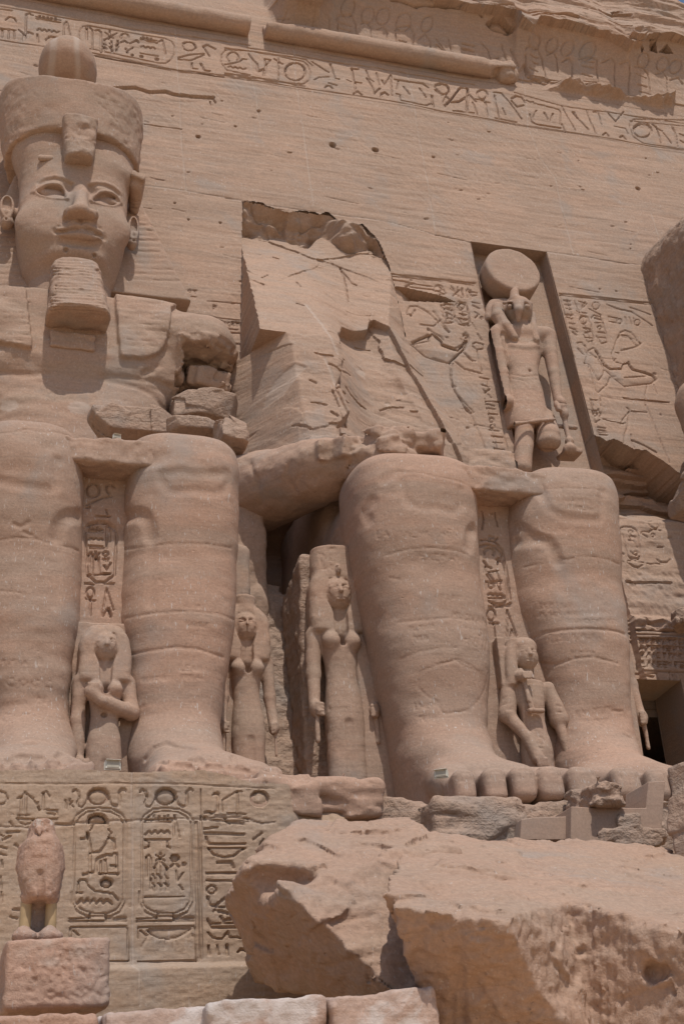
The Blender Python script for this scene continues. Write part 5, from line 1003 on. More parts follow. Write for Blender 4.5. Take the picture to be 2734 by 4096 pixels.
# queen mother between the knees of the whole colossus, arm across her waist
cy = 22.6; a = at('D', 237, 1437, cy); H = 4.15; ax = at('D', 240, 1560, cy)[0]; az = a[2]-H*.985
v = Vol((ax-.75, cy-.6, 5.25), (ax+.75, cy+.6, a[2]+.25), .024)
L = standing(v, ax, cy, az, H, arms=None)
v.cone(L(-.1, .01, .73), L(-.108, .01, .56), .034*H, .03*H, .012*H); v.cone(L(-.108, .01, .56), L(-.105, 0, .40), .03*H, .024*H, .012*H); v.ell(L(-.105, -.01, .37), (.03*H, .035*H, .035*H), .01)
for k in range(4): v.cone(L(-.115+.013*k, -.03, .375), L(-.115+.013*k, -.035, .335), .009*H, .008*H, .004*H)
v.cone(L(.1, .01, .73), L(.115, 0, .60), .034*H, .032*H, .012*H); v.cone(L(.115, -.01, .59), L(-.02, -.075, .62), .034*H, .026*H, .015*H); v.cone(L(-.02, -.075, .62), L(-.065, -.07, .66), .026*H, .03*H, .01*H)
for k in range(4): v.cone(L(-.06+.008*k, -.085, .655), L(-.075+.012*k, -.09, .69), .009*H, .008*H, .004*H)
v.box(L(.0, .09, .5), (.135*H, .05*H, .52*H), .03)
v.draw(write('l2', 'CB', 638, 592, 18, 20), .02, .02, step=10); v.ell(v.hit('l2', 655, 720), (.06, .1, .05), 0, True)
finish(v, 'queen_statue', 'small worn woman with one arm across her waist between the whole colossus legs', seed=6, loc=(ax, cy, 5.4))
# half hidden queen right of the whole colossus' leg
cy = 24.1; a = at('D', 556, 1400, cy); H = 4.5; bx = a[0]+.02; bz = a[2]-H*.97
v = Vol((bx-.8, cy-.65, 5.25), (bx+.8, cy+.6, a[2]+.5), .026)
standing(v, bx, cy, bz, H, crown=[(.95, -.05, .06), (1.03, -.05, .06)]); v.draw(write('l4', 'AH', 0, 795, 24, 28), .025, .02, step=10)
finish(v, 'queen_statue', 'standing long-wigged woman half hidden by the right leg of the whole colossus', seed=8, loc=(bx, cy, 5.4))
# prince with side plait and fan between the knees of the shattered colossus
cy = 22.65; a = at('D', 1200, 1470, cy); H = 4.2; px_ = at('D', 1208, 1560, cy)[0]; pz = a[2]-H*.97
v = Vol((px_-.85, cy-.65, 5.25), (px_+.85, cy+.6, a[2]+.3), .024)
L = standing(v, px_, cy, pz, H, wig=None, arms=None, dress=False)
v.ell(L(0, .0, .935), (.07*H, .065*H, .05*H), .01*H)
v.loft([(L(0, 0, z)[2], px_-x1*H, px_-x0*H, cy-.05*H, cy+.05*H) for z, x0, x1 in ((.73, .06, .12), (.85, .05, .115), (.93, .035, .10), (.97, .03, .07))], 2.6, .01, cap=.04)
v.box(L(-.115, .02, .86), (.02*H, .035*H, .12*H), .02)
v.cone(L(-.05, -.05, .80), L(-.03, -.075, .60), .012*H, .012*H, .004*H); v.box(L(-.01, -.07, .60), (.04*H, .015*H, .01*H), .01)
v.cone(L(-.1, .0, .735), L(-.125, 0, .60), .034*H, .042*H, .012*H); v.cone(L(-.125, 0, .60), L(-.06, -.05, .48), .034*H, .026*H, .012*H); v.ell(L(-.055, -.06, .77), (.028*H, .03*H, .028*H), .01)
v.cone(L(-.06, -.05, .48), L(-.03, -.07, .38), .026*H, .03*H, .012*H)
for k in range(4): v.cone(L(-.06+.014*k, -.085, .78), L(-.055+.014*k, -.092, .75), .009*H, .008*H, .003*H); v.cone(L(-.045+.014*k, -.09, .37), L(-.04+.014*k, -.088, .335), .009*H, .008*H, .003*H)
v.cone(L(.1, .0, .735), L(.135, 0, .585), .034*H, .048*H, .012*H); v.cone(L(.125, -.01, .585), L(.15, -.02, .40), .028*H, .02*H, .012*H); v.ell(L(.152, -.03, .375), (.022*H, .025*H, .03*H), .008)
for k in range(4): v.cone(L(.137+.011*k, -.045, .375), L(.139+.011*k, -.045, .335), .008*H, .007*H, .003*H)
for s, z in ((-1, .62), (-1, .65), (-1, .68), (1, .61), (1, .64)): v.mark([L(s*.09, -.045, z), L(s*.13, -.04, z-.005), L(s*.165, 0, z-.015)], .007*H, .006*H)
v.draw(S('l6', '585,490 610,490 600,505 620,515 590,520; 600,480 640,700; 620,590 635,600; 640,690 660,680; 645,700 685,710 688,740; 650,740 690,750; 660,770 690,775'), .025, .025, step=10)
v.box(L(0, .1, .5), (.17*H, .05*H, .5*H), .03)
finish(v, 'prince_statue', 'small prince with side plait and flared sleeves between the shattered colossus legs', seed=9, loc=(px_, cy, 5.4))
# last queen, beyond the outer leg of the shattered colossus
cy = 24.6; a = at('D', 1452, 1390, cy); b = at('D', 1473, 1640, cy); H = 5.6; ex = b[0]-.74; ez = a[2]-H*.9
v = Vol((ex-.85, cy-.75, 5.2), (ex+.95, cy+.7, 11.6), .028)
L = standing(v, ex, cy, ez, H, crown=[(.95, -.06, .06), (1.0, -.06, .06)], detail=False); v.draw(write('l6', 'NOUSSA', 1245, 708, 18, 22)+write('l6', 'HAN', 1265, 735, 30, 24)+write('l6', '1873', 1280, 775, 17, 24), .025, .022, step=10)
finish(v, 'queen_statue', 'standing woman mostly hidden by the outermost leg, her hanging arm beside the dark doorway', seed=10, loc=(ex, cy, 5.4))
# falcon-headed god in the niche
def FN(x, y, off=.35): return onplane('z6', x, y, off)
g0, g1 = FN(520, 1600, .5), FN(470, 400, .5)
v = Vol((14.9, 27.9, 16.3), (18.1, 31.6, 25.9), .035)
ctr = lambda x, y, o=.35: FN(x, y, o)
rowsN = [(735, 400, 705), (790, 402, 700), (840, 412, 692), (900, 430, 675), (960, 455, 668), (1000, 470, 662), (1060, 462, 690), (1150, 462, 710), (1250, 470, 735), (1320, 485, 750)]
bodyr = []
for y, xl, xr_ in rowsN:
    p, q = FN(xl, y), FN(xr_, y); yc = facY(p[2]); bodyr.append((p[2], p[0], q[0], yc-.55, yc+.75))
v.loft([r for r, t in zip(bodyr, rowsN) if t[0] >= 735], 2.5, cap=.05)
sh = [FN(410, 755), FN(695, 768)]; v.cone(sh[0], sh[1], .27, .27, .12)
for pts, rs_ in ((((392, 765), (408, 880), (432, 1010), (458, 1180)), (.24, .2, .17, .14)), (((716, 775), (726, 880), (752, 1010), (777, 1170)), (.25, .21, .18, .14))):
    v.chain([FN(*p) for p in pts], rs_, .06)
p = FN(790, 1200); v.ell(p, (.17, .22, .2), .05)
for k in range(4): v.cone(FN(768+16*k, 1212, .6), FN(775+13*k, 1238, .55), .07, .06, .02)
v.cone(FN(765, 1195, .6), FN(785, 1235, .65), .07, .06, .02)
v.ell(FN(455, 1195, .3), (.2, .25, .22), .05)
# kilt hem, legs
hem = [FN(488, 1328, .62), FN(620, 1310, .66), FN(755, 1295, .62)]; v.chain(hem, .06, .03)
k0 = FN(570, 1330, .2); v.cone(k0, FN(555, 1600, .2), .28, .25, .05); k1 = FN(690, 1300, .05); v.cone(k1, FN(715, 1400, .3), .33, .35, .06); v.ell(FN(718, 1440, .3), (.36, .34, .26), .08)
cutp = FN(720, 1470, .5); v.box(cutp+np.array([.12, -.2, -.40]), (.5, .7, .3), .02, .02, True, rx=.35)
# falcon head, wig lappets, disc
v.ell(FN(522, 622, .42), (.44, .52, .46), .08); v.cone(FN(440, 566, .75), FN(606, 572, .75), .07, .07, .06); bk = FN(528, 592, .95); v.cone(FN(530, 575, .75), bk+np.array([0, 0, -.1]), .22, .12, .1); v.cone(bk+np.array([0, 0, -.08]), bk+np.array([0, .12, -.42]), .12, .05, .06)
v.loft([(FN(535, y, 0)[2], FN(a, y)[0], FN(b, y)[0], facY(FN(535, y, 0)[2])-.22, facY(20)+.6) for y, a, b in ((575, 400, 612), (600, 375, 625), (650, 362, 630), (690, 360, 640), (705, 365, 640))], 2.6, .05, cap=.06)
for x in (478, 585): q = FN(x, 588, .9); h_ = v.hit('z6', x, 588); v.ell(h_, (.15, .09, .13), .03, True); v.ell(h_+np.array([0, .03, 0]), (.1, .09, .085), .02)
v.chain([FN(400, 600, .42), FN(402, 650, .45), FN(442, 715, .52), FN(502, 782, .55)], [.19, .2, .19, .13], .05); v.chain([FN(617, 640, .42), FN(622, 720, .5), FN(637, 800, .52)], [.09, .12, .12], .05)
v.cone(FN(528, 680, .3), FN(532, 740, .25), .24, .34, .1)
d = FN(473, 405, .15); dv = np.array([0, -.97, .25])
def disc(x, y, z, d=d):
    X, Y_, Z_ = x-d[0], y-d[1], z-d[2]; t = Y_*(-.99)+Z_*.13; rr_ = np.sqrt(X*X+(Z_*.99+Y_*.13)**2+0*Y_)
    qx, qt = rr_-.90, np.abs(t)-.36; return np.sqrt(np.maximum(qx+.1, 0)**2+np.maximum(qt+.1, 0)**2)+np.minimum(np.maximum(qx+.1, qt+.1), 0)-.1
v.op(disc, d-1.1, d+1.1)
v.chain([FN(508, 545, .75), FN(505, 505, .72), FN(512, 478, .72)], [.16, .13, .1], .04)
v.mark([FN(430, 760, .55), FN(420, 790, .5), FN(440, 900, .45), FN(470, 975, .45)], .09, .12); v.mark([FN(690, 815, .5), FN(675, 880, .45), FN(662, 960, .45)], .08, .1)
v.draw(S('z6', '462,1010 560,1030 670,1022; 465,1035 560,1055 690,1045'), .04, .03, step=20); v.ell(v.hit('z6', 602, 990) , (.05, .08, .06), .02, True)
for x in range(470, 735, 9): v.draw(S('z6', f'{x},{1060} {x+10},{1200} {x+22},{1312}'), .022, .016, step=60)
v.draw(S('z6', '370,640 395,700 450,770; 400,640 425,700 480,780; 600,660 615,790; 625,670 645,800'), .03, .025, step=20)
v.draw(S('z6', '485,830 560,842 650,835'), .14, -.05, step=20)
# staff and small seated figurine in the hand
v.chain([FN(812, 1240, .5), FN(822, 1330, .42), FN(845, 1420, .4)], .075, .02); v.ell(FN(815, 1262, .5), (.13, .14, .2), .04); v.chain([FN(768, 1338, .3), FN(885, 1350, .3)], .07, .02)
v.ell(FN(848, 1438, .4), (.13, .14, .14), .03); v.ell(FN(850, 1485, .4), (.2, .2, .18), .05); v.box(FN(850, 1518, .2), (.28, .3, .07), .03)
god = finish(v, 'falcon_headed_statue', 'falcon-headed god carrying a sun disc on his head, standing in the tall niche', mat='statue_stone', group=None, seed=12)
print('figures', time.time()-T0)
# ------------------------------------------------------------------ rock between the thrones, queen's back slab
def wallthing(name, label, cat, part=None): return thing(name, label, cat)
G = Sheet(5.5, 7.15, 5.2, 11.2, .03, 24.80, .185, 6.7); zt_ = at('D', 610, 1325, 25.6)[2]
G.H += .05*fbm(G.X, 0*G.X, G.Z, .5, 1, .4, 4, 5)+.015*fbm(G.X, 0*G.X, G.Z, .1, 1, .1, 2, 6)
G.keep &= (G.Z < zt_+.15*fbm(G.X, 0*G.X, 0*G.Z, .5, 1, 1, 2, 7)+(G.X-6.6)*.35)
bay = thing('rock_bay', 'rough rock wall filling the gap between the two colossi, behind the small statues', 'rock wall', (6.6, 25.5, 5.4))
G.build('bay_wall', 'broken_stone', bay)
G2 = Sheet(4.6, 15., 5.2, 17.5, .05, 28.25, .1); G2.H += .05*fbm(G2.X, 0*G2.X, G2.Z, .8, 1, .3, 4, 5); G2.build('back_wall', 'wall_stone', bay)
v = Vol((5.4, 24.6, 9.0), (7.0, 29.2, 14.3), .06); v.box((6.15, 27.2, 11.4), (.55, 1.75, 2.7), .12); v.rough(.05, .5, seed=13); v.rough(.02, .15, seed=14); v.build('throne_flank', 'wall_stone', bay)
v = Vol((5.6, 24.3, 9.6), (7.4, 29, 11.8), .06); v.planes([((0, 25.7, zt_+.0), (0, -.1, 1)), ((7.1, 0, 0), (1, 0, 0)), ((5.7, 0, 0), (-1, 0, 0)), ((0, 25.68, 11), (0, -1, .185)), ((0, 28.8, 0), (0, 1, 0)), ((0, 0, 9.8), (0, 0, -1))], .05); v.rough(.06, .5, seed=3); v.build('bay_top', 'broken_stone', bay)
slab = thing('back_slab', 'upright stone slab with a dark rough side behind the tall-crowned queen', 'slab', (7.8, 24.6, 5.4))
v = Vol((6.7, 23.3, 5.2), (9.2, 26.9, 12.2), .04); zt2 = at('D', 690, 1272, 24.0)[2]
v.planes([((6.95, 0, 0), (-1, 0, 0)), ((0, 24.45, 6.7), (0, -1, -.125)), ((0, 24.2, zt2), (0, -.02, 1)), ((9.1, 0, 0), (1, 0, 0)), ((0, 26.8, 0), (0, 1, 0)), ((0, 0, 5.3), (0, 0, -1)), ((7.02, 24.2, zt2-.1), (-.35, .3, 1))], .05)
v.rough(.03, .3, seed=4); v.rough(.03, .12, seed=5, lo=(6.7, 24.3, 5), hi=(7.2, 27, 12)); v.build('slab_body', 'broken_stone', slab)
# text on the wall right of the queen, in shade
T_ = Sheet(7.9, 9.4, 5.2, 9.5, .03, 24.9, .0); T_.cut(S('l4', '930,880 940,1230; 960,880 965,1230; 1055,850 1075,1220; 950,960 1050,950; 945,930 970,890 1000,880 1010,920; 980,900 1040,905; 990,1000 1030,940; 960,1020 980,1010; 965,1060 1000,1040 1040,1045; 970,1100 1020,1090; 990,1160 1030,1100; 980,1200 1040,1170; 1020,880 1030,1000'), .03, .04); T_.build('text_panel', 'plinth_stone', slab)
# ------------------------------------------------------------------ pedestal of the whole colossus
PY = 19.6
ped = thing('colossus_pedestal', 'carved pedestal under the whole colossus with two great cartouches between text columns', 'pedestal', (2.8, 21, 1.5))
A = Sheet(-.6, 6.6, .2, 5.62, .0165, PY, .03, 5.5); X, Z = A.X, A.Z
A.H += .018*fbm(X, 0*X, Z, .9, 1, .5, 4, 5)+.006*fbm(X, 0*X, Z, .12, 1, .05, 2, 6)
def CA(reg, t, w=.028, d=.05, **k): A.cut(S(reg, t), max(.018, w*.72), d*.5, soft=2.2, **k)
CA('l7', '0,118 300,122 740,120 1100,125 1568,150', .022, .025)
CA('l7', '0,165 30,175 45,210 30,235 0,240; 105,300 130,300 165,300; 100,320 195,325; 215,325 325,325; 115,300 125,200 145,170 190,210 225,270; 105,205 125,195; 150,180 150,300; 245,175 265,165 285,195; 250,180 250,270; 270,270 325,275 325,300 270,290; 215,225 225,275; 105,325 115,345 145,355 180,345 190,328; 375,215 378,260; 400,210 400,255; 415,220 402,238 420,255')
for ox in (0, 385):
    CA('l7', f'c {561+ox},193 58,46; {415+ox},165 430,152 450,165 455,190; 415,170 435,165 455,200 440,230 450,250 470,255 490,230 505,200; 620,200 630,235 655,250 680,245 685,200 680,170 700,150 715,160'.replace(' 430', f' {430+ox}').replace(' 450', f' {450+ox}').replace(' 455', f' {455+ox}').replace('; 415', f'; {415+ox}').replace(' 435', f' {435+ox}').replace(' 440', f' {440+ox}').replace(' 470', f' {470+ox}').replace(' 490', f' {490+ox}').replace(' 505', f' {505+ox}').replace('; 620', f'; {620+ox}').replace(' 630', f' {630+ox}').replace(' 655', f' {655+ox}').replace(' 680', f' {680+ox}').replace(' 685', f' {685+ox}').replace(' 700', f' {700+ox}').replace(' 715', f' {715+ox}'), .03, .055)
    A.sunk('l7', [(561+ox+58*math.cos(a), 193+46*math.sin(a)) for a in np.arange(0, 6.28, .3)], .07, .12)
    o = ox*.985
    for k, sh in ((1., 0), (.9, 16)):
        pass
    CA('l7', f'{418+ox},{340} {440+ox},{300} {490+ox},{265} {560+ox},{258} {640+ox},{265} {695+ox},{295} {718+ox},{330}; {440+ox},{340} {460+ox},{310} {500+ox},{282} {560+ox},{275} {630+ox},{282} {675+ox},{305} {700+ox},{340}; {425+ox},{340} {425+ox},{780} {440+ox},{820} {480+ox},{845} {540+ox},{860} {620+ox},{858} {670+ox},{835} {700+ox},{790} {705+ox},{740} {703+ox},{340}; {410+ox},{740} {412+ox},{800} {440+ox},{850} {500+ox},{878} {630+ox},{878} {690+ox},{850} {722+ox},{790} {722+ox},{340}', .024, .04)
    CA('l7', f'{400+ox},{890} {510+ox},{886}; {610+ox},{887} {718+ox},{885}; {400+ox},{905} {718+ox},{903}; {515+ox},{865} {512+ox},{900}; {605+ox},{865} {608+ox},{900}; {402+ox},{1000} {403+ox},{943} {410+ox},{938} {720+ox},{935} {728+ox},{950} {735+ox},{1130}; {420+ox},{960} {450+ox},{985}; {405+ox},{1135} {735+ox},{1132}', .03, .06)
CA('l7', '415,340 350,120; '[:0]+'1145,155 1150,310; 1170,280 1195,278 1215,295 1165,310; 1225,175 1245,180 1240,280 1170,290; 1215,185 1240,170 1250,178; 1270,280 1270,215 1350,165 1378,165; 1355,170 1355,290; 1300,290 1400,295; 1165,310 1420,320; c 1480,205 50,46', .028, .055)
A.sunk('l7', [(1480+50*math.cos(a), 205+46*math.sin(a)) for a in np.arange(0, 6.28, .3)], .07, .12)
A.sunk('l7', P2(0, '503,345 508,315 530,298 560,294 590,300 608,325 612,345'), .08, .1)
CA('l7', '503,345 508,315 530,298 560,294 590,300 608,325 614,350; 520,385 540,350 600,345; 500,400 500,430 465,435; 500,405 515,470 520,512 570,510 600,475 625,430 650,440 655,490; 620,380 635,400 620,430; 515,520 515,620; 475,640 545,625 555,550 610,525 640,530; 575,560 575,640; 600,555 605,630; 570,635 675,638; 650,520 665,518 670,640; 630,590 660,590 655,610; 450,680 465,668 490,672 500,700 540,735 600,740 645,750 675,785; 440,745 470,745; 450,690 445,735; 445,805 465,780 480,805 500,780 515,805 535,780 550,805 575,780 590,803 610,780 630,795 640,808', .032, .065)
A.sunk('l7', [(608+33*math.cos(a), 688+27*math.sin(a)) for a in np.arange(0, 6.28, .35)], .07, .1); CA('l7', 'c 608,688 33,27', .025, .04)
CA('l7', '830,325 985,320 980,340 830,340; 850,305 850,322; 880,303 880,322; 910,305 910,322; 940,303 940,320; 960,303 960,320; 995,300 990,420; 1000,310 1025,430; 830,412 850,392 865,408 885,390 900,408 920,390 940,405 955,388 970,408; 828,440 970,440; 830,440 850,460 850,478; 955,450 955,478; 828,488 850,478; 970,488 955,478; 835,540 850,528 860,545 858,720; 835,540 835,650; 890,530 940,560; 940,530 890,560; 915,520 915,560; 885,600 885,730; 915,570 918,730; 952,600 955,730; 880,600 912,560 955,605; 870,640 885,660; 870,690 885,705; 900,640 918,660; 902,690 920,705; 940,640 958,660; 942,690 958,705; 975,592 1000,575 1020,592; 1005,620 1012,680 1045,630; c 1050,580 8,8; 1025,700 1040,725; 828,768 1050,765; 860,660 870,730', .028, .055)
A.sunk('l7', [(998+26*math.cos(a), 545+25*math.sin(a)) for a in np.arange(0, 6.28, .35)], .06, .1)
A.sunk('l7', P2(0, '840,960 870,985 910,1003 960,1010 1010,1000 1060,975 1095,948 1090,940 850,945'), .05, .3); CA('l7', '840,960 870,985 910,1003 960,1010 1010,1000 1060,975 1095,948; 920,1020 915,1060; 945,1020 940,1060; 985,1018 985,1060; 1000,1015 1015,1060; 850,985 810,1050; 1085,965 1110,1010', .022, .025)
CA('l7', '1165,380 1195,375 1240,370; 1170,405 1390,410; 1175,430 1185,465 1395,465; 1190,490 1395,490; 1190,492 1215,525 1270,540 1330,535 1390,492; 1240,572 1320,570 1330,598; 1180,632 1370,630 1395,665; 1180,672 1390,680; c 1207,725 25,22; 1185,770 1195,810 1225,820 1290,770; 1220,850 1240,825 1280,825; 1240,845 1300,860; 1260,880 1270,900 1330,890; 1185,895 1205,940 1350,940; 1210,920 1340,915; 1190,970 1215,1000 1270,1005 1300,965 1310,995 1380,1000; 1190,1045 1195,1095; 1240,1045 1248,1095; 1295,1042 1300,1095; 1360,1080 1380,1062 1405,1075; 1145,310 1150,1120; 1170,320 1390,350; 1285,320 1310,350; 1445,440 1490,405; 1480,470 1500,440; 1120,340 1130,1130', .034, .07)
CA('l7', '0,410 20,420; 45,400 110,395; 0,480 40,490; 10,560 15,600; 10,740 15,800; 80,840 130,840; 60,880 100,890; 0,520 40,530; 20,440 60,420; 60,340 70,360; 5,650 10,720; 90,470 120,490; 320,350 420,355', .03, .05)
CA('l7', '0,365 200,375 500,340 750,330 1000,320 1300,330 1500,345; 1165,320 1250,300 1380,310 1500,350 1568,340', .03, .03, pale=.2)
CA('l7', '750,45 752,120 755,330 760,880 755,1170 785,1190 790,1390', .016, .03, pale=.35)
A.keep &= (Z < 5.53-.16*sm((X-4.3)/.6)-.25*sm((X-5.3)/.6)+.035*fbm(X, 0*X, 0*Z, .5, 1, 1, 3, 9))
A.H -= .28*sm((X-5.15)/.9)*(1+.5*fbm(X, 0*X, Z, .5, 1, .4, 4, 31))*sm((Z-3.8)/.5)
lz_ = A.pt('l7', 900, 1145)[1]
A.H += .16*sm((lz_-Z)/.10); A.pale += .12*((Z > lz_-.06) & (Z < lz_+.12))
A.build('carved_front', 'plinth_stone', ped, sharp=45)
v = Vol((-1, 19.4, 4.7), (7.4, 24.8, 5.75), .05)
v.box((3., 22.3, 5.2), (3.9, 2.62, .30), .06); v.rough(.05, .6, .6, .3, 3, 8)
for i, (x, y, w_, t_) in enumerate(((640, 1776, .55, .10), (700, 1783, .6, .13), (770, 1796, .55, .12), (815, 1806, .32, .14), (735, 1805, .5, .2), (660, 1795, .5, .16))):
    q = at('D', x, y, 20.0); v.box(q+np.array([.1, .45, -t_-.03]), (w_, .55, t_), .015, .01, rz=.15*(-1)**i, rx=-.06, ry=.05*(-1)**i)
v.facet(.035, .5, .12, 5, lo=(4.6, 19, 4.7), hi=(7.4, 21.5, 5.8)); v.rough(.035, .5, .5, .09, 4, 18, lo=(4.6, 19, 4.7), hi=(7.4, 21.5, 5.8)); v.build('top_course', 'leg_stone', ped)
# ------------------------------------------------------------------ pedestal of the shattered colossus: raw rock, repaired panels
ped2 = thing('colossus_pedestal', 'broken rough pedestal under the shattered colossus, patched with smooth blank panels', 'pedestal', (11, 21, 4))
v = Vol((6.5, 19.0, 2.4), (15.6, 24.8, 5.9), .05)
v.planes([((0, 19.9, 5), (0, -1, -.05)), ((0, 20, 5.22), (0, -.03, 1)), ((7.9, 0, 0), (-1, -.1, 0)), ((15.5, 0, 0), (1, 0, 0)), ((0, 24.7, 0), (0, 1, 0)), ((0, 0, 2.5), (0, 0, -1))], .1)
v.box((10.3, 19.75, 3.6), (2.6, .35, .5), .15, .1); v.box((8.4, 19.9, 4.75), (.8, .5, .42), .1, .1)
v.draw(S('m1', '490,400 500,440 520,520 535,575; 490,425 560,430 600,415; 40,400 60,450; 40,470 160,465 260,460 300,440; 0,560 100,565 200,545; 250,470 250,520; 100,420 180,400; 660,390 760,395'), .04, .08, step=20)
q = v.hit('m1', 628, 478)
if q is not None: v.ell(q, (.16, .3, .13), .04, True)
v.facet(.05, .9, .07, 3); v.rough(.05, .8, .8, .25, 4, 41); v.rough(.02, .12, seed=4); v.build('rock_core', 'broken_stone', ped2)
def panel(name, pts, Y, th, mat, rel=None):
    P = [at('m1', *p, Y) for p in pts]; c = sum(P)/len(P); n = len(P)
    V = [tuple(p) for p in P]+[(p[0], p[1]+th, p[2]) for p in P]
    bm = bmesh.new(); vs = [bm.verts.new(Vector(q)-worldloc(ped2)) for q in V]
    bm.faces.new(vs[:n]); bm.faces.new(vs[n:][::-1])
    for i in range(n): bm.faces.new((vs[i], vs[i+n], vs[(i+1) % n+n], vs[(i+1) % n]))
    bmesh.ops.recalc_face_normals(bm, faces=bm.faces); bmesh.ops.bevel(bm, geom=bm.edges[:], offset=.012, segments=1, affect='EDGES')
    me = bpy.data.meshes.new(name); bm.to_mesh(me); bm.free(); me.materials.append(MAT[mat]); link(bpy.data.objects.new(name, me), ped2)
panel('blank_panel', [(858, 700), (862, 510), (1020, 520), (1330, 520), (1345, 355), (1450, 350), (1420, 760), (858, 760)], 18.95, .8, 'smooth_patch')
panel('blank_panel', [(540, 720), (550, 590), (620, 580), (840, 572), (858, 640), (862, 720)], 19.15, .6, 'smooth_patch')
rv = Vol(at('m1', 760, 560, 18.9)-np.array([.3, .6, .2]), at('m1', 1360, 290, 18.9)+np.array([.4, 1.3, .25]), .03)
c = at('m1', 1070, 425, 18.9); l_ = at('m1', 800, 425, 18.9)[0]; r_ = at('m1', 1335, 425, 18.9)[0]; tz = at('m1', 900, 318, 18.9)[2]; bz_ = at('m1', 900, 525, 18.9)[2]
rv.planes([((l_, 0, 0), (-1, 0, .1)), ((r_, 0, 0), (1, 0, .1)), ((0, 18.72, tz), (0, -1, .05)), ((c[0], 18.9, tz-.12), (.12, -.05, 1)), ((0, 0, bz_), (0, 0, -1)), ((0, 19.9, 0), (0, 1, 0))], .12)
rv.facet(.03, .4, .1, 3); rv.rough(.05, .3, .3, .12, 4, 15); rv.rough(.03, .1, seed=8)
rv.draw(S('m1', '945,445 980,470 1000,520 1015,540; 890,380 960,385; 1150,400 1190,470; 1215,410 1260,395 1310,410; 1000,460 1060,430; 850,430 940,455; 1040,480 1180,500; 1220,470 1250,510 1320,500'), .06, .09, step=15)
rv.build('weathered_block', 'broken_stone', ped2)
for i, (x, y, r) in enumerate(((1205, 610, .22), (1100, 700, .2), (1180, 705, .3), (1290, 695, .35), (1370, 700, .2))):
    q = at('m1', x, y, 18.93); rock('old_fragment', q, (r, .09, r*.55), 80+i, 'broken_stone', ped2, h=.03, amp=.03)
print('pedestals', time.time()-T0)
# ------------------------------------------------------------------ fallen blocks in the foreground
def solid(name, label, planes, lo, hi, mat, marks, seed, h=.03, k=.09, amp=((.06, .8), (.025, .15)), extra=None, cat='boulder'):
    v = Vol(lo, hi, h); v.planes(planes, k)
    if extra: extra(v)
    for a, s_ in amp: v.rough(a, s_, s_, s_*.6, 4, seed+int(s_*100))
    for reg, t, w_, d in marks: v.draw(S(reg, t), w_, d, step=20)
    V, Q = v.net(); o = make(name, V, Q, mat, None, loc=(V[:, 0].mean(), V[:, 1].mean(), V[:, 2].min())); return tag(o, label, cat)
def PL(a, b, c, view=None):                   # plane through three points, normal facing away from 'inside'
    n = np.cross(b-a, c-a); n /= np.linalg.norm(n)
    if n@(view-a) > 0: n = -n
    return (a, n)
# left fallen block
ins = at('D', 800, 2080, 16.8)
a1, a2, a3 = at('D', 600, 1955, 15.6), at('D', 960, 1905, 16.6), at('D', 900, 1868, 17.8)
f1, f2, f3 = at('D', 690, 2010, 15.0), at('D', 880, 2060, 15.2), at('D', 800, 2290, 14.7)
d1, d2, d3 = at('D', 524, 2056, 15.6), at('D', 690, 2100, 14.9), at('D', 600, 2250, 16.2)
u1, u2, u3 = at('D', 524, 2056, 15.6), at('D', 690, 2075, 14.95), at('D', 600, 1985, 16.1)
pls = [PL(at('D', 600, 1985, 15.9), at('D', 690, 2000, 15.15), at('D', 880, 1945, 15.9), ins), PL(at('D', 600, 1950, 16.0), at('D', 860, 1870, 17.2), at('D', 960, 1905, 16.7), ins), PL(f1, f2, f3, ins)]
bl = Vol((2.6, 14.2, .1), (7.6, 18.9, 4.3), .03)
ptsL = dict(
  topL=at('D', 598, 1950, 16.2), topM=at('D', 870, 1870, 17.4), topR=at('D', 968, 1908, 16.9), shelf=at('D', 690, 2005, 15.2), frR=at('D', 880, 1985, 15.5), botR=at('D', 960, 2330, 14.2), botL=at('D', 740, 2290, 14.35), nose=at('D', 508, 2056, 17.0), noseB=at('D', 588, 2250, 18.3), notch=at('D', 690, 2080, 15.0), back=at('D', 596, 1985, 16.6))
p = ptsL
bl.planes([PL(p['topL'], p['topM'], p['shelf'], ins), PL(p['shelf'], p['frR'], p['botL'], ins), PL(p['notch'], p['nose'], p['noseB'], ins), PL(p['nose'], p['noseB'], p['noseB']+np.array([.5, 1.5, .0]), ins), PL(p['noseB'], at('D', 740, 2296, 14.6), at('D', 960, 2350, 14.3), ins), ((0, 18.6, 0), (0, 1, 0)), ((7.3, 0, 0), (1, 0, .2)), ((0, 0, .4), (0, 0, -1)), PL(p['topL'], p['nose'], p['topL']+np.array([-.05, 1.5, -.2]), ins), (p['topM']+np.array([0, 0, .05]), (0, .1, 1))], .035)
bl.ell(at('D', 630, 2015, 15.6), (.4, .4, .2), .18, True)
bl.facet(.04, 1.0, .08, 2); bl.facet(.014, .35, .08, 6); bl.rough(.04, .8, .8, .3, 5, 71); bl.rough(.016, .12, seed=72)
bl.draw(S('l8', '190,445 300,440 400,425 455,415; 290,605 370,575 440,560 515,545; 300,200 400,195 460,200; 400,120 430,100 520,90 600,110; 330,120 420,95 470,85; 470,150 560,130 620,125; 240,560 230,600 280,600; 380,185 420,225 460,205'), .045, .05, step=20)
V, Q = bl.net(); tag(make('fallen_block', V, Q, 'boulder_stone', None, loc=tuple(p['botL'])), 'fallen block with pale sunlit face and dark pointed overhang on its left', 'boulder')
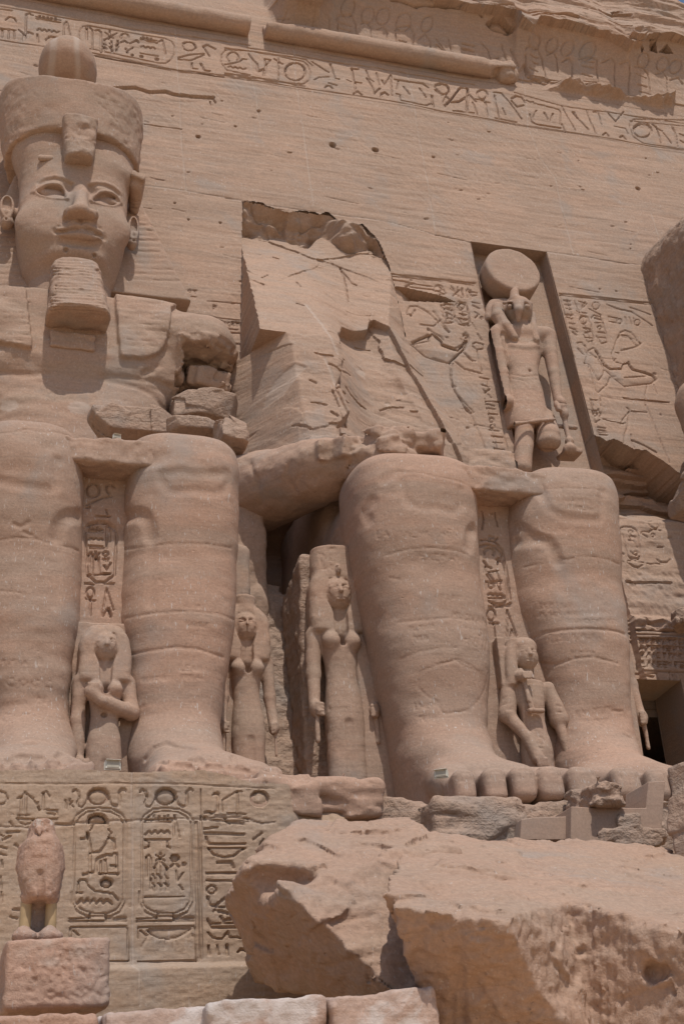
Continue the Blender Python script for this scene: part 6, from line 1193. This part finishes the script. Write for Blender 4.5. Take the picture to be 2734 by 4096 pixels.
# right fallen block, very large
ins = at('D', 1250, 2150, 14.5)
q = dict(tl=at('D', 870, 2070, 13.2), tb=at('D', 900, 1968, 15.0), tb2=at('D', 1300, 1928, 17.5), tf=at('D', 1050, 2090, 13.0), tf2=at('D', 1240, 2130, 12.7), bf=at('D', 1000, 2345, 13.8), bf2=at('D', 1250, 2345, 13.55), bl=at('D', 950, 2300, 13.85),
   cr=at('D', 1318, 2058, 13.9), crb=at('D', 1325, 2345, 13.7), r1=at('D', 1568, 2130, 12.9), r2=at('D', 1568, 2345, 13.1))
br_ = Vol((4.0, 11.6, .6), (11.2, 18.2, 4.6), .03)
top = PL(q['tl'], q['tb2'], q['tf2'], ins)
br_.planes([top, PL(q['tf'], q['tf2'], q['bf2'], ins), PL(q['tl'], q['tf'], q['bl'], ins), PL(q['tl'], q['tb'], q['bl'], ins), ((11.0, 0, 0), (1, 0, 0)), ((0, 17.4, 0), (0, 1, 0)), ((0, 0, .8), (0, 0, -1))], .035)
# the re-entrant corner: a cut bay with a lit left cheek and a tool-marked back
cN = [PL(at('D', 1225, 2345, 13.1), at('D', 1325, 2345, 13.75), at('D', 1318, 2058, 14.1), at('D', 1340, 2200, 12.6)), PL(q['cr'], q['r1'], q['r2'], q['cr']+np.array([.6, -1.2, -.5]))]
br_.planes([(cN[0][0], cN[0][1]), (cN[1][0], cN[1][1]), ((0, 11, 0), (0, -1, 0)), ((12, 0, 0), (1, 0, 0)), ((0, 0, -1), (0, 0, -1)), (q['cr']+np.array([0, 0, 2.]), (0, 0, 1))], .05, True)
h_ = br_.hit('l8', 1470, 620)
if h_ is not None: br_.ell(h_, (.15, .22, .14), .06, True)
br_.facet(.028, 1.3, .05, 2); br_.facet(.010, .35, .07, 6); br_.rough(.035, .9, .9, .4, 4, 81); br_.rough(.016, .12, .12, .10, 3, 82); br_.rough(.026, .085, .085, .085, 3, 83, lo=(4, 11.6, .6), hi=(11.2, 14.2, 2.35))
br_.draw(S('l8', '755,395 760,450 755,560 765,700 765,810'), .07, .10, step=20)
br_.draw(S('l8', '750,400 740,600 730,810'), .05, .04, step=20)
br_.draw(S('l8', '940,205 980,210 1010,245 1060,260 1110,285 1165,300 1180,335; 640,320 680,345 720,365 745,390; 1410,235 1450,210 1530,190; 1300,340 1450,345 1568,335; 480,290 500,250 560,220; 890,360 980,355 1060,370; 780,275 870,280; 1500,405 1568,400; 1390,430 1480,455 1568,470'), .05, .07, step=20)
for x in (1215, 1235, 1258, 1285, 1310, 1340, 1365): br_.draw(S('l8', f'{x},{380+(x-1215)*.25} {x+2},{810}'), .04, .03, step=40)
V, Q = br_.net(); tag(make('fallen_block', V, Q, 'boulder_stone', None, loc=tuple(q['bf'])), 'huge fallen block at lower right with cracked sunlit top and pitted dark front', 'boulder')
# boulder at the right edge
c_ = at('D', 1545, 1835, 16.6)
o = rock('fallen_block', c_+np.array([1.35, .3, -.32]), (1.15, .9, 1.02), 7, 'broken_stone', None, h=.03, amp=.10, n=14, rz=.3, loc=tuple(c_)); tag(o, 'rough upright boulder with a shaded left side, cut off by the right edge', 'boulder')
c_ = at('D', 1568, 1130, 26.4)
o = rock('loose_boulder', c_+np.array([.75, .2, 0]), (1.0, .7, .40), 11, 'broken_stone', None, h=.04, amp=.10, rz=.2, loc=tuple(c_)); tag(o, 'small angular rock lodged under the broken relief at the right edge', 'boulder')
c_ = at('D', 1560, 1410, 26.9)
o = rock('loose_boulder', c_+np.array([.3, .2, 0]), (.42, .4, .24), 15, 'broken_stone', None, h=.04, amp=.10, loc=tuple(c_)); tag(o, 'rounded rock sitting on the ledge over the doorway', 'boulder')
print('blocks', time.time()-T0)
# ------------------------------------------------------------------ whitewashed parapet along the foot of the picture
def blockpx(name, label, pts, Y, th, mat, seed, zdown=1.2, cat='parapet block', amp=.025, group=None):
    L_, R_ = at(*pts[0], Y), at(*pts[1], Y); z0 = min(L_[2], R_[2])-zdown; zt = max(L_[2], R_[2])+.3
    v = Vol((L_[0]-.1, Y-.15, z0-.1), (R_[0]+.1, Y+th+.15, zt), .022)
    sl = (R_[2]-L_[2])/(R_[0]-L_[0]); 
    v.planes([((L_[0], 0, 0), (-1, 0, .02)), ((R_[0], 0, 0), (1, 0, .02)), ((0, Y, 0), (0, -1, .0)), ((0, Y+th, 0), (0, 1, 0)), (L_, (-sl, 0, 1)), ((0, 0, z0), (0, 0, -1))], .06)
    v.rough(amp, .4, seed=seed); v.rough(.012, .09, seed=seed+1); V, Q = v.net()
    return tag(make(name, V, Q, mat, None, loc=((L_[0]+R_[0])/2, Y, z0)), label, cat, group)
gp = 'whitewashed parapet blocks along the bottom edge'
blockpx('parapet_block', 'plain pinkish parapet block under the falcon pedestal, at the bottom left corner', [('D', -20, 2335), ('D', 232, 2318)], 14.2, .8, 'pink_stone', 3, group=gp)
blockpx('parapet_block', 'long flat pinkish parapet block with thin white wash, right of the falcon pedestal', [('D', 234, 2316), ('D', 600, 2296)], 14.0, .8, 'washed_stone', 5, group=gp)
blockpx('parapet_block', 'whitewashed parapet block with a hollow under it, left of the last one', [('D', 470, 2302), ('D', 749, 2282)], 13.7, .8, 'washed_stone', 7, group=gp)
blockpx('parapet_block', 'whitewashed parapet block touching the huge fallen block, right end in deep shadow', [('D', 751, 2284), ('D', 1010, 2255)], 13.6, .7, 'washed_stone', 9, group=gp)
# ------------------------------------------------------------------ falcon on its inscribed block
FYB = 15.0
L_, R_ = at('h1', 75, 1480, FYB), at('h1', 1300, 1470, FYB); bt = at('h1', 60, 2320, FYB)[2]
v = Vol((L_[0]-.12, FYB-.15, bt-.15), (R_[0]+.12, FYB+1.1, L_[2]+.15), .0165)
v.box(((L_[0]+R_[0])/2, FYB+.5, (L_[2]+bt)/2), ((R_[0]-L_[0])/2, .5, (L_[2]-bt)/2), .06); v.rough(.018, .25, seed=4); v.rough(.008, .06, seed=5)
v.draw(write('h1', 'IIARVN', 430, 1620, 105, 130, 0)+S('h1', '260,1800 290,1830; 380,1850 400,1880; 520,1830 540,1850; 640,1800 660,1830; 700,1690 720,1780; 400,1960 420,1990; 560,1930 570,2000 600,2000; 700,1930 720,2010; 820,1960 850,1980; 980,1860 1000,1900; 1080,1850 1110,1870; 1180,1850 1190,1880; 340,2090 380,2110; 540,2170 600,2200 640,2180; 580,2110 630,2110; 670,2150 740,2170 800,2200; 840,2140 960,2190 1020,2150 1100,2090 1150,2130 1200,2180; 920,2090 960,2110; 1010,2070 1040,2090; 380,2210 420,2220; 1120,2050 1150,1960 1230,1930 1290,1900; 1200,2200 1230,2060 1290,2060; 730,1820 760,1850; 930,1830 960,1850'), .03, .028, step=20)
V, Q = v.net(); pl = .35*sm(1.2-(((V[:, 0]-at('h1', 640, 1640, FYB)[0])/.45)**2+((V[:, 2]-at('h1', 640, 1640, FYB)[2])/.16)**2))*(fbm(V[:, 0], V[:, 1], V[:, 2], .15, .15, .15, 3, 4)+.8)
blk = tag(make('falcon_pedestal', V, Q, 'pink_stone', None, pale=np.clip(pl, 0, .6), loc=((L_[0]+R_[0])/2, FYB+.5, bt)), 'low rectangular stone block with worn carved signs, carrying the falcon', 'pedestal')
fb = thing('falcon_statue', 'eroded pinkish stone falcon standing on a block with yellow rods for legs', 'falcon statue', tuple(at('h1', 460, 1465, FYB+.45)))
FC = FYB+.5
v = Vol((at('h1', 150, 0, FC)[0]-.1, FC-.5, L_[2]-.1), (at('h1', 770, 0, FC)[0]+.1, FC+.6, at('h1', 500, 60, FC)[2]+.1), .0135)
tab = [(95, 400, 600), (150, 345, 645), (230, 340, 648), (290, 330, 650), (330, 290, 690), (420, 235, 730), (520, 215, 745), (650, 210, 745), (800, 222, 720), (900, 245, 695), (1000, 275, 670), (1060, 320, 655)]
rw = rowsD(tab, FC, 0, 0, 'h1'); v.loft([(z, a, b, FC-.26 if i > 3 else FC-.2, FC+.26) for i, (z, a, b, _, _) in enumerate(rw)], 2.4, cap=.04)
for s_, x0, x1 in ((-1, 215, 250), (1, 735, 700)):
    v.chain([at('h1', x0+58*(-s_), 430, FC+.05), at('h1', x0+48*(-s_), 650, FC+.1), at('h1', x1+48*(-s_), 860, FC+.15), at('h1', (290 if s_ < 0 else 660), 1040, FC+.18)], [.06, .075, .065, .03], .02)
v.mark([at('h1', 470, 720, FC-.25), at('h1', 490, 900, FC-.25), at('h1', 480, 1050, FC-.2)], .06, .05)
v.cone(at('h1', 330, 1000, FC-.05), at('h1', 310, 1075, FC-.02), .09, .05, .03); v.cone(at('h1', 600, 1010, FC-.05), at('h1', 608, 1085, FC-.02), .09, .05, .03)
v.cone(at('h1', 470, 1000, FC+.1), at('h1', 420, 1180, FC+.15), .14, .06, .04); v.box(at('h1', 450, 1290, FC+.2), (.17, .12, .20), .03, .03)
v.cone(at('h1', 460, 205, FC-.2), at('h1', 465, 245, FC-.24), .05, .025, .02); v.mark([at('h1', 345, 170, FC-.15), at('h1', 350, 300, FC-.15)], .035, .03); v.mark([at('h1', 395, 230, FC-.2), at('h1', 470, 260, FC-.22), at('h1', 560, 230, FC-.2)], .03, .02)
for x in (290, 590): c = at('h1', x, 1400, FC-.05); v.cone(c+np.array([0, .05, .02]), c+np.array([-.03, -.1, -.06]), .07, .09, .02); v.ell(c+np.array([0, -.02, -.06]), (.14, .18, .07), .03)
v.rough(.010, .2, seed=3); v.rough(.007, .05, seed=4)
V, Q = v.net(); pl = .8*sm((V[:, 2]-at('h1', 500, 230, FC)[2])/.06)*(fbm(V[:, 0], V[:, 1], V[:, 2], .05, .05, .12, 3, 9) > .0); make('body', V, Q, 'pink_stone', fb, pale=pl)
for (xa, ya, xb, yb) in ((312, 1055, 290, 1385), (605, 1085, 590, 1390)):
    a, b = at('h1', xa, ya, FC-.02), at('h1', xb, yb, FC-.02); v = Vol(np.minimum(a, b)-.12, np.maximum(a, b)+.12, .012); v.cone(a, b, .062, .066); v.build('leg_rod', 'yellow_rod', fb)
# ------------------------------------------------------------------ floodlights
def lamp_parts(parent):
    bm = bmesh.new()
    def bx(c, s, mat):
        r = bmesh.ops.create_cube(bm, size=1.); 
        for q in r['verts']: q.co = Vector((q.co.x*s[0]+c[0], q.co.y*s[1]+c[1], q.co.z*s[2]+c[2]))
    bx((0, 0, .16), (.42, .16, .24), 0); bx((0, .1, .16), (.30, .10, .16), 0); bx((0, -.12, .275), (.42, .1, .016), 0); bx((-.225, 0, .12), (.02, .06, .2), 0); bx((.225, 0, .12), (.02, .06, .2), 0); bx((0, 0, .012), (.47, .1, .022), 0)
    bmesh.ops.bevel(bm, geom=bm.edges[:], offset=.008, segments=1, affect='EDGES')
    me = bpy.data.meshes.new('housing'); bm.to_mesh(me); bm.free(); me.materials.append(MAT['lamp_cream']); h = link(bpy.data.objects.new('housing', me), parent)
    bm = bmesh.new(); bx((0, -.088, .16), (.34, .018, .17), 0); me = bpy.data.meshes.new('glass'); bm.to_mesh(me); bm.free(); me.materials.append(MAT['lamp_glass']); link(bpy.data.objects.new('glass', me), parent)
spots = [(('D', 258, 1768), 20.0, .1, .55, 'cream floodlight at the feet of the small woman between the legs'), (('D', 1012, 1786), 19.95, -.5, .5, 'cream floodlight beside the toes of the shattered colossus'), (('D', 846, 1836), 19.9, .6, .35, 'small cream floodlight tucked under the ledge below the tall-crowned queen'), (('D', 268, 1008), 22.3, .2, .35, 'yellowish floodlight on the slab joining the knees of the whole colossus')]
proto = None
for (pt, Y, rz, s_, lab) in spots:
    if proto is None:
        proto = thing('floodlight', lab, 'floodlight', (0, 0, 0), 'floodlights set among the stones'); lamp_parts(proto); o = proto
    else:
        o = proto.copy(); sc.collection.objects.link(o)
        for ch in proto.children: c = ch.copy(); sc.collection.objects.link(c); c.parent = o
    o.location = Vector(at(*pt, Y)); o.rotation_euler = (0, 0, rz); o.scale = (s_,)*3; o['label'] = lab
# ------------------------------------------------------------------ ground, with the sandy rise the blocks lie on
gx = np.linspace(-400, 400, 161); gy = np.linspace(-400, 420, 165); GX, GY = np.meshgrid(gx, gy, indexing='ij')
k = sm((GY-6)/8); GZ = -1.65+k*1.9+.06*fbm(GX, GY, 0*GX, 9, 9, 1, 3, 5); GZ = np.where(GY > 24, .3, GZ)
V = np.stack([GX, GY, GZ], -1).reshape(-1, 3); n = len(gy); i, j = np.meshgrid(np.arange(160), np.arange(n-1), indexing='ij'); a = (i*n+j).ravel()
g = make('ground', V, np.stack([a, a+n, a+n+1, a+1], 1), 'sand'); g['kind'] = 'structure'
print('all', time.time()-T0)
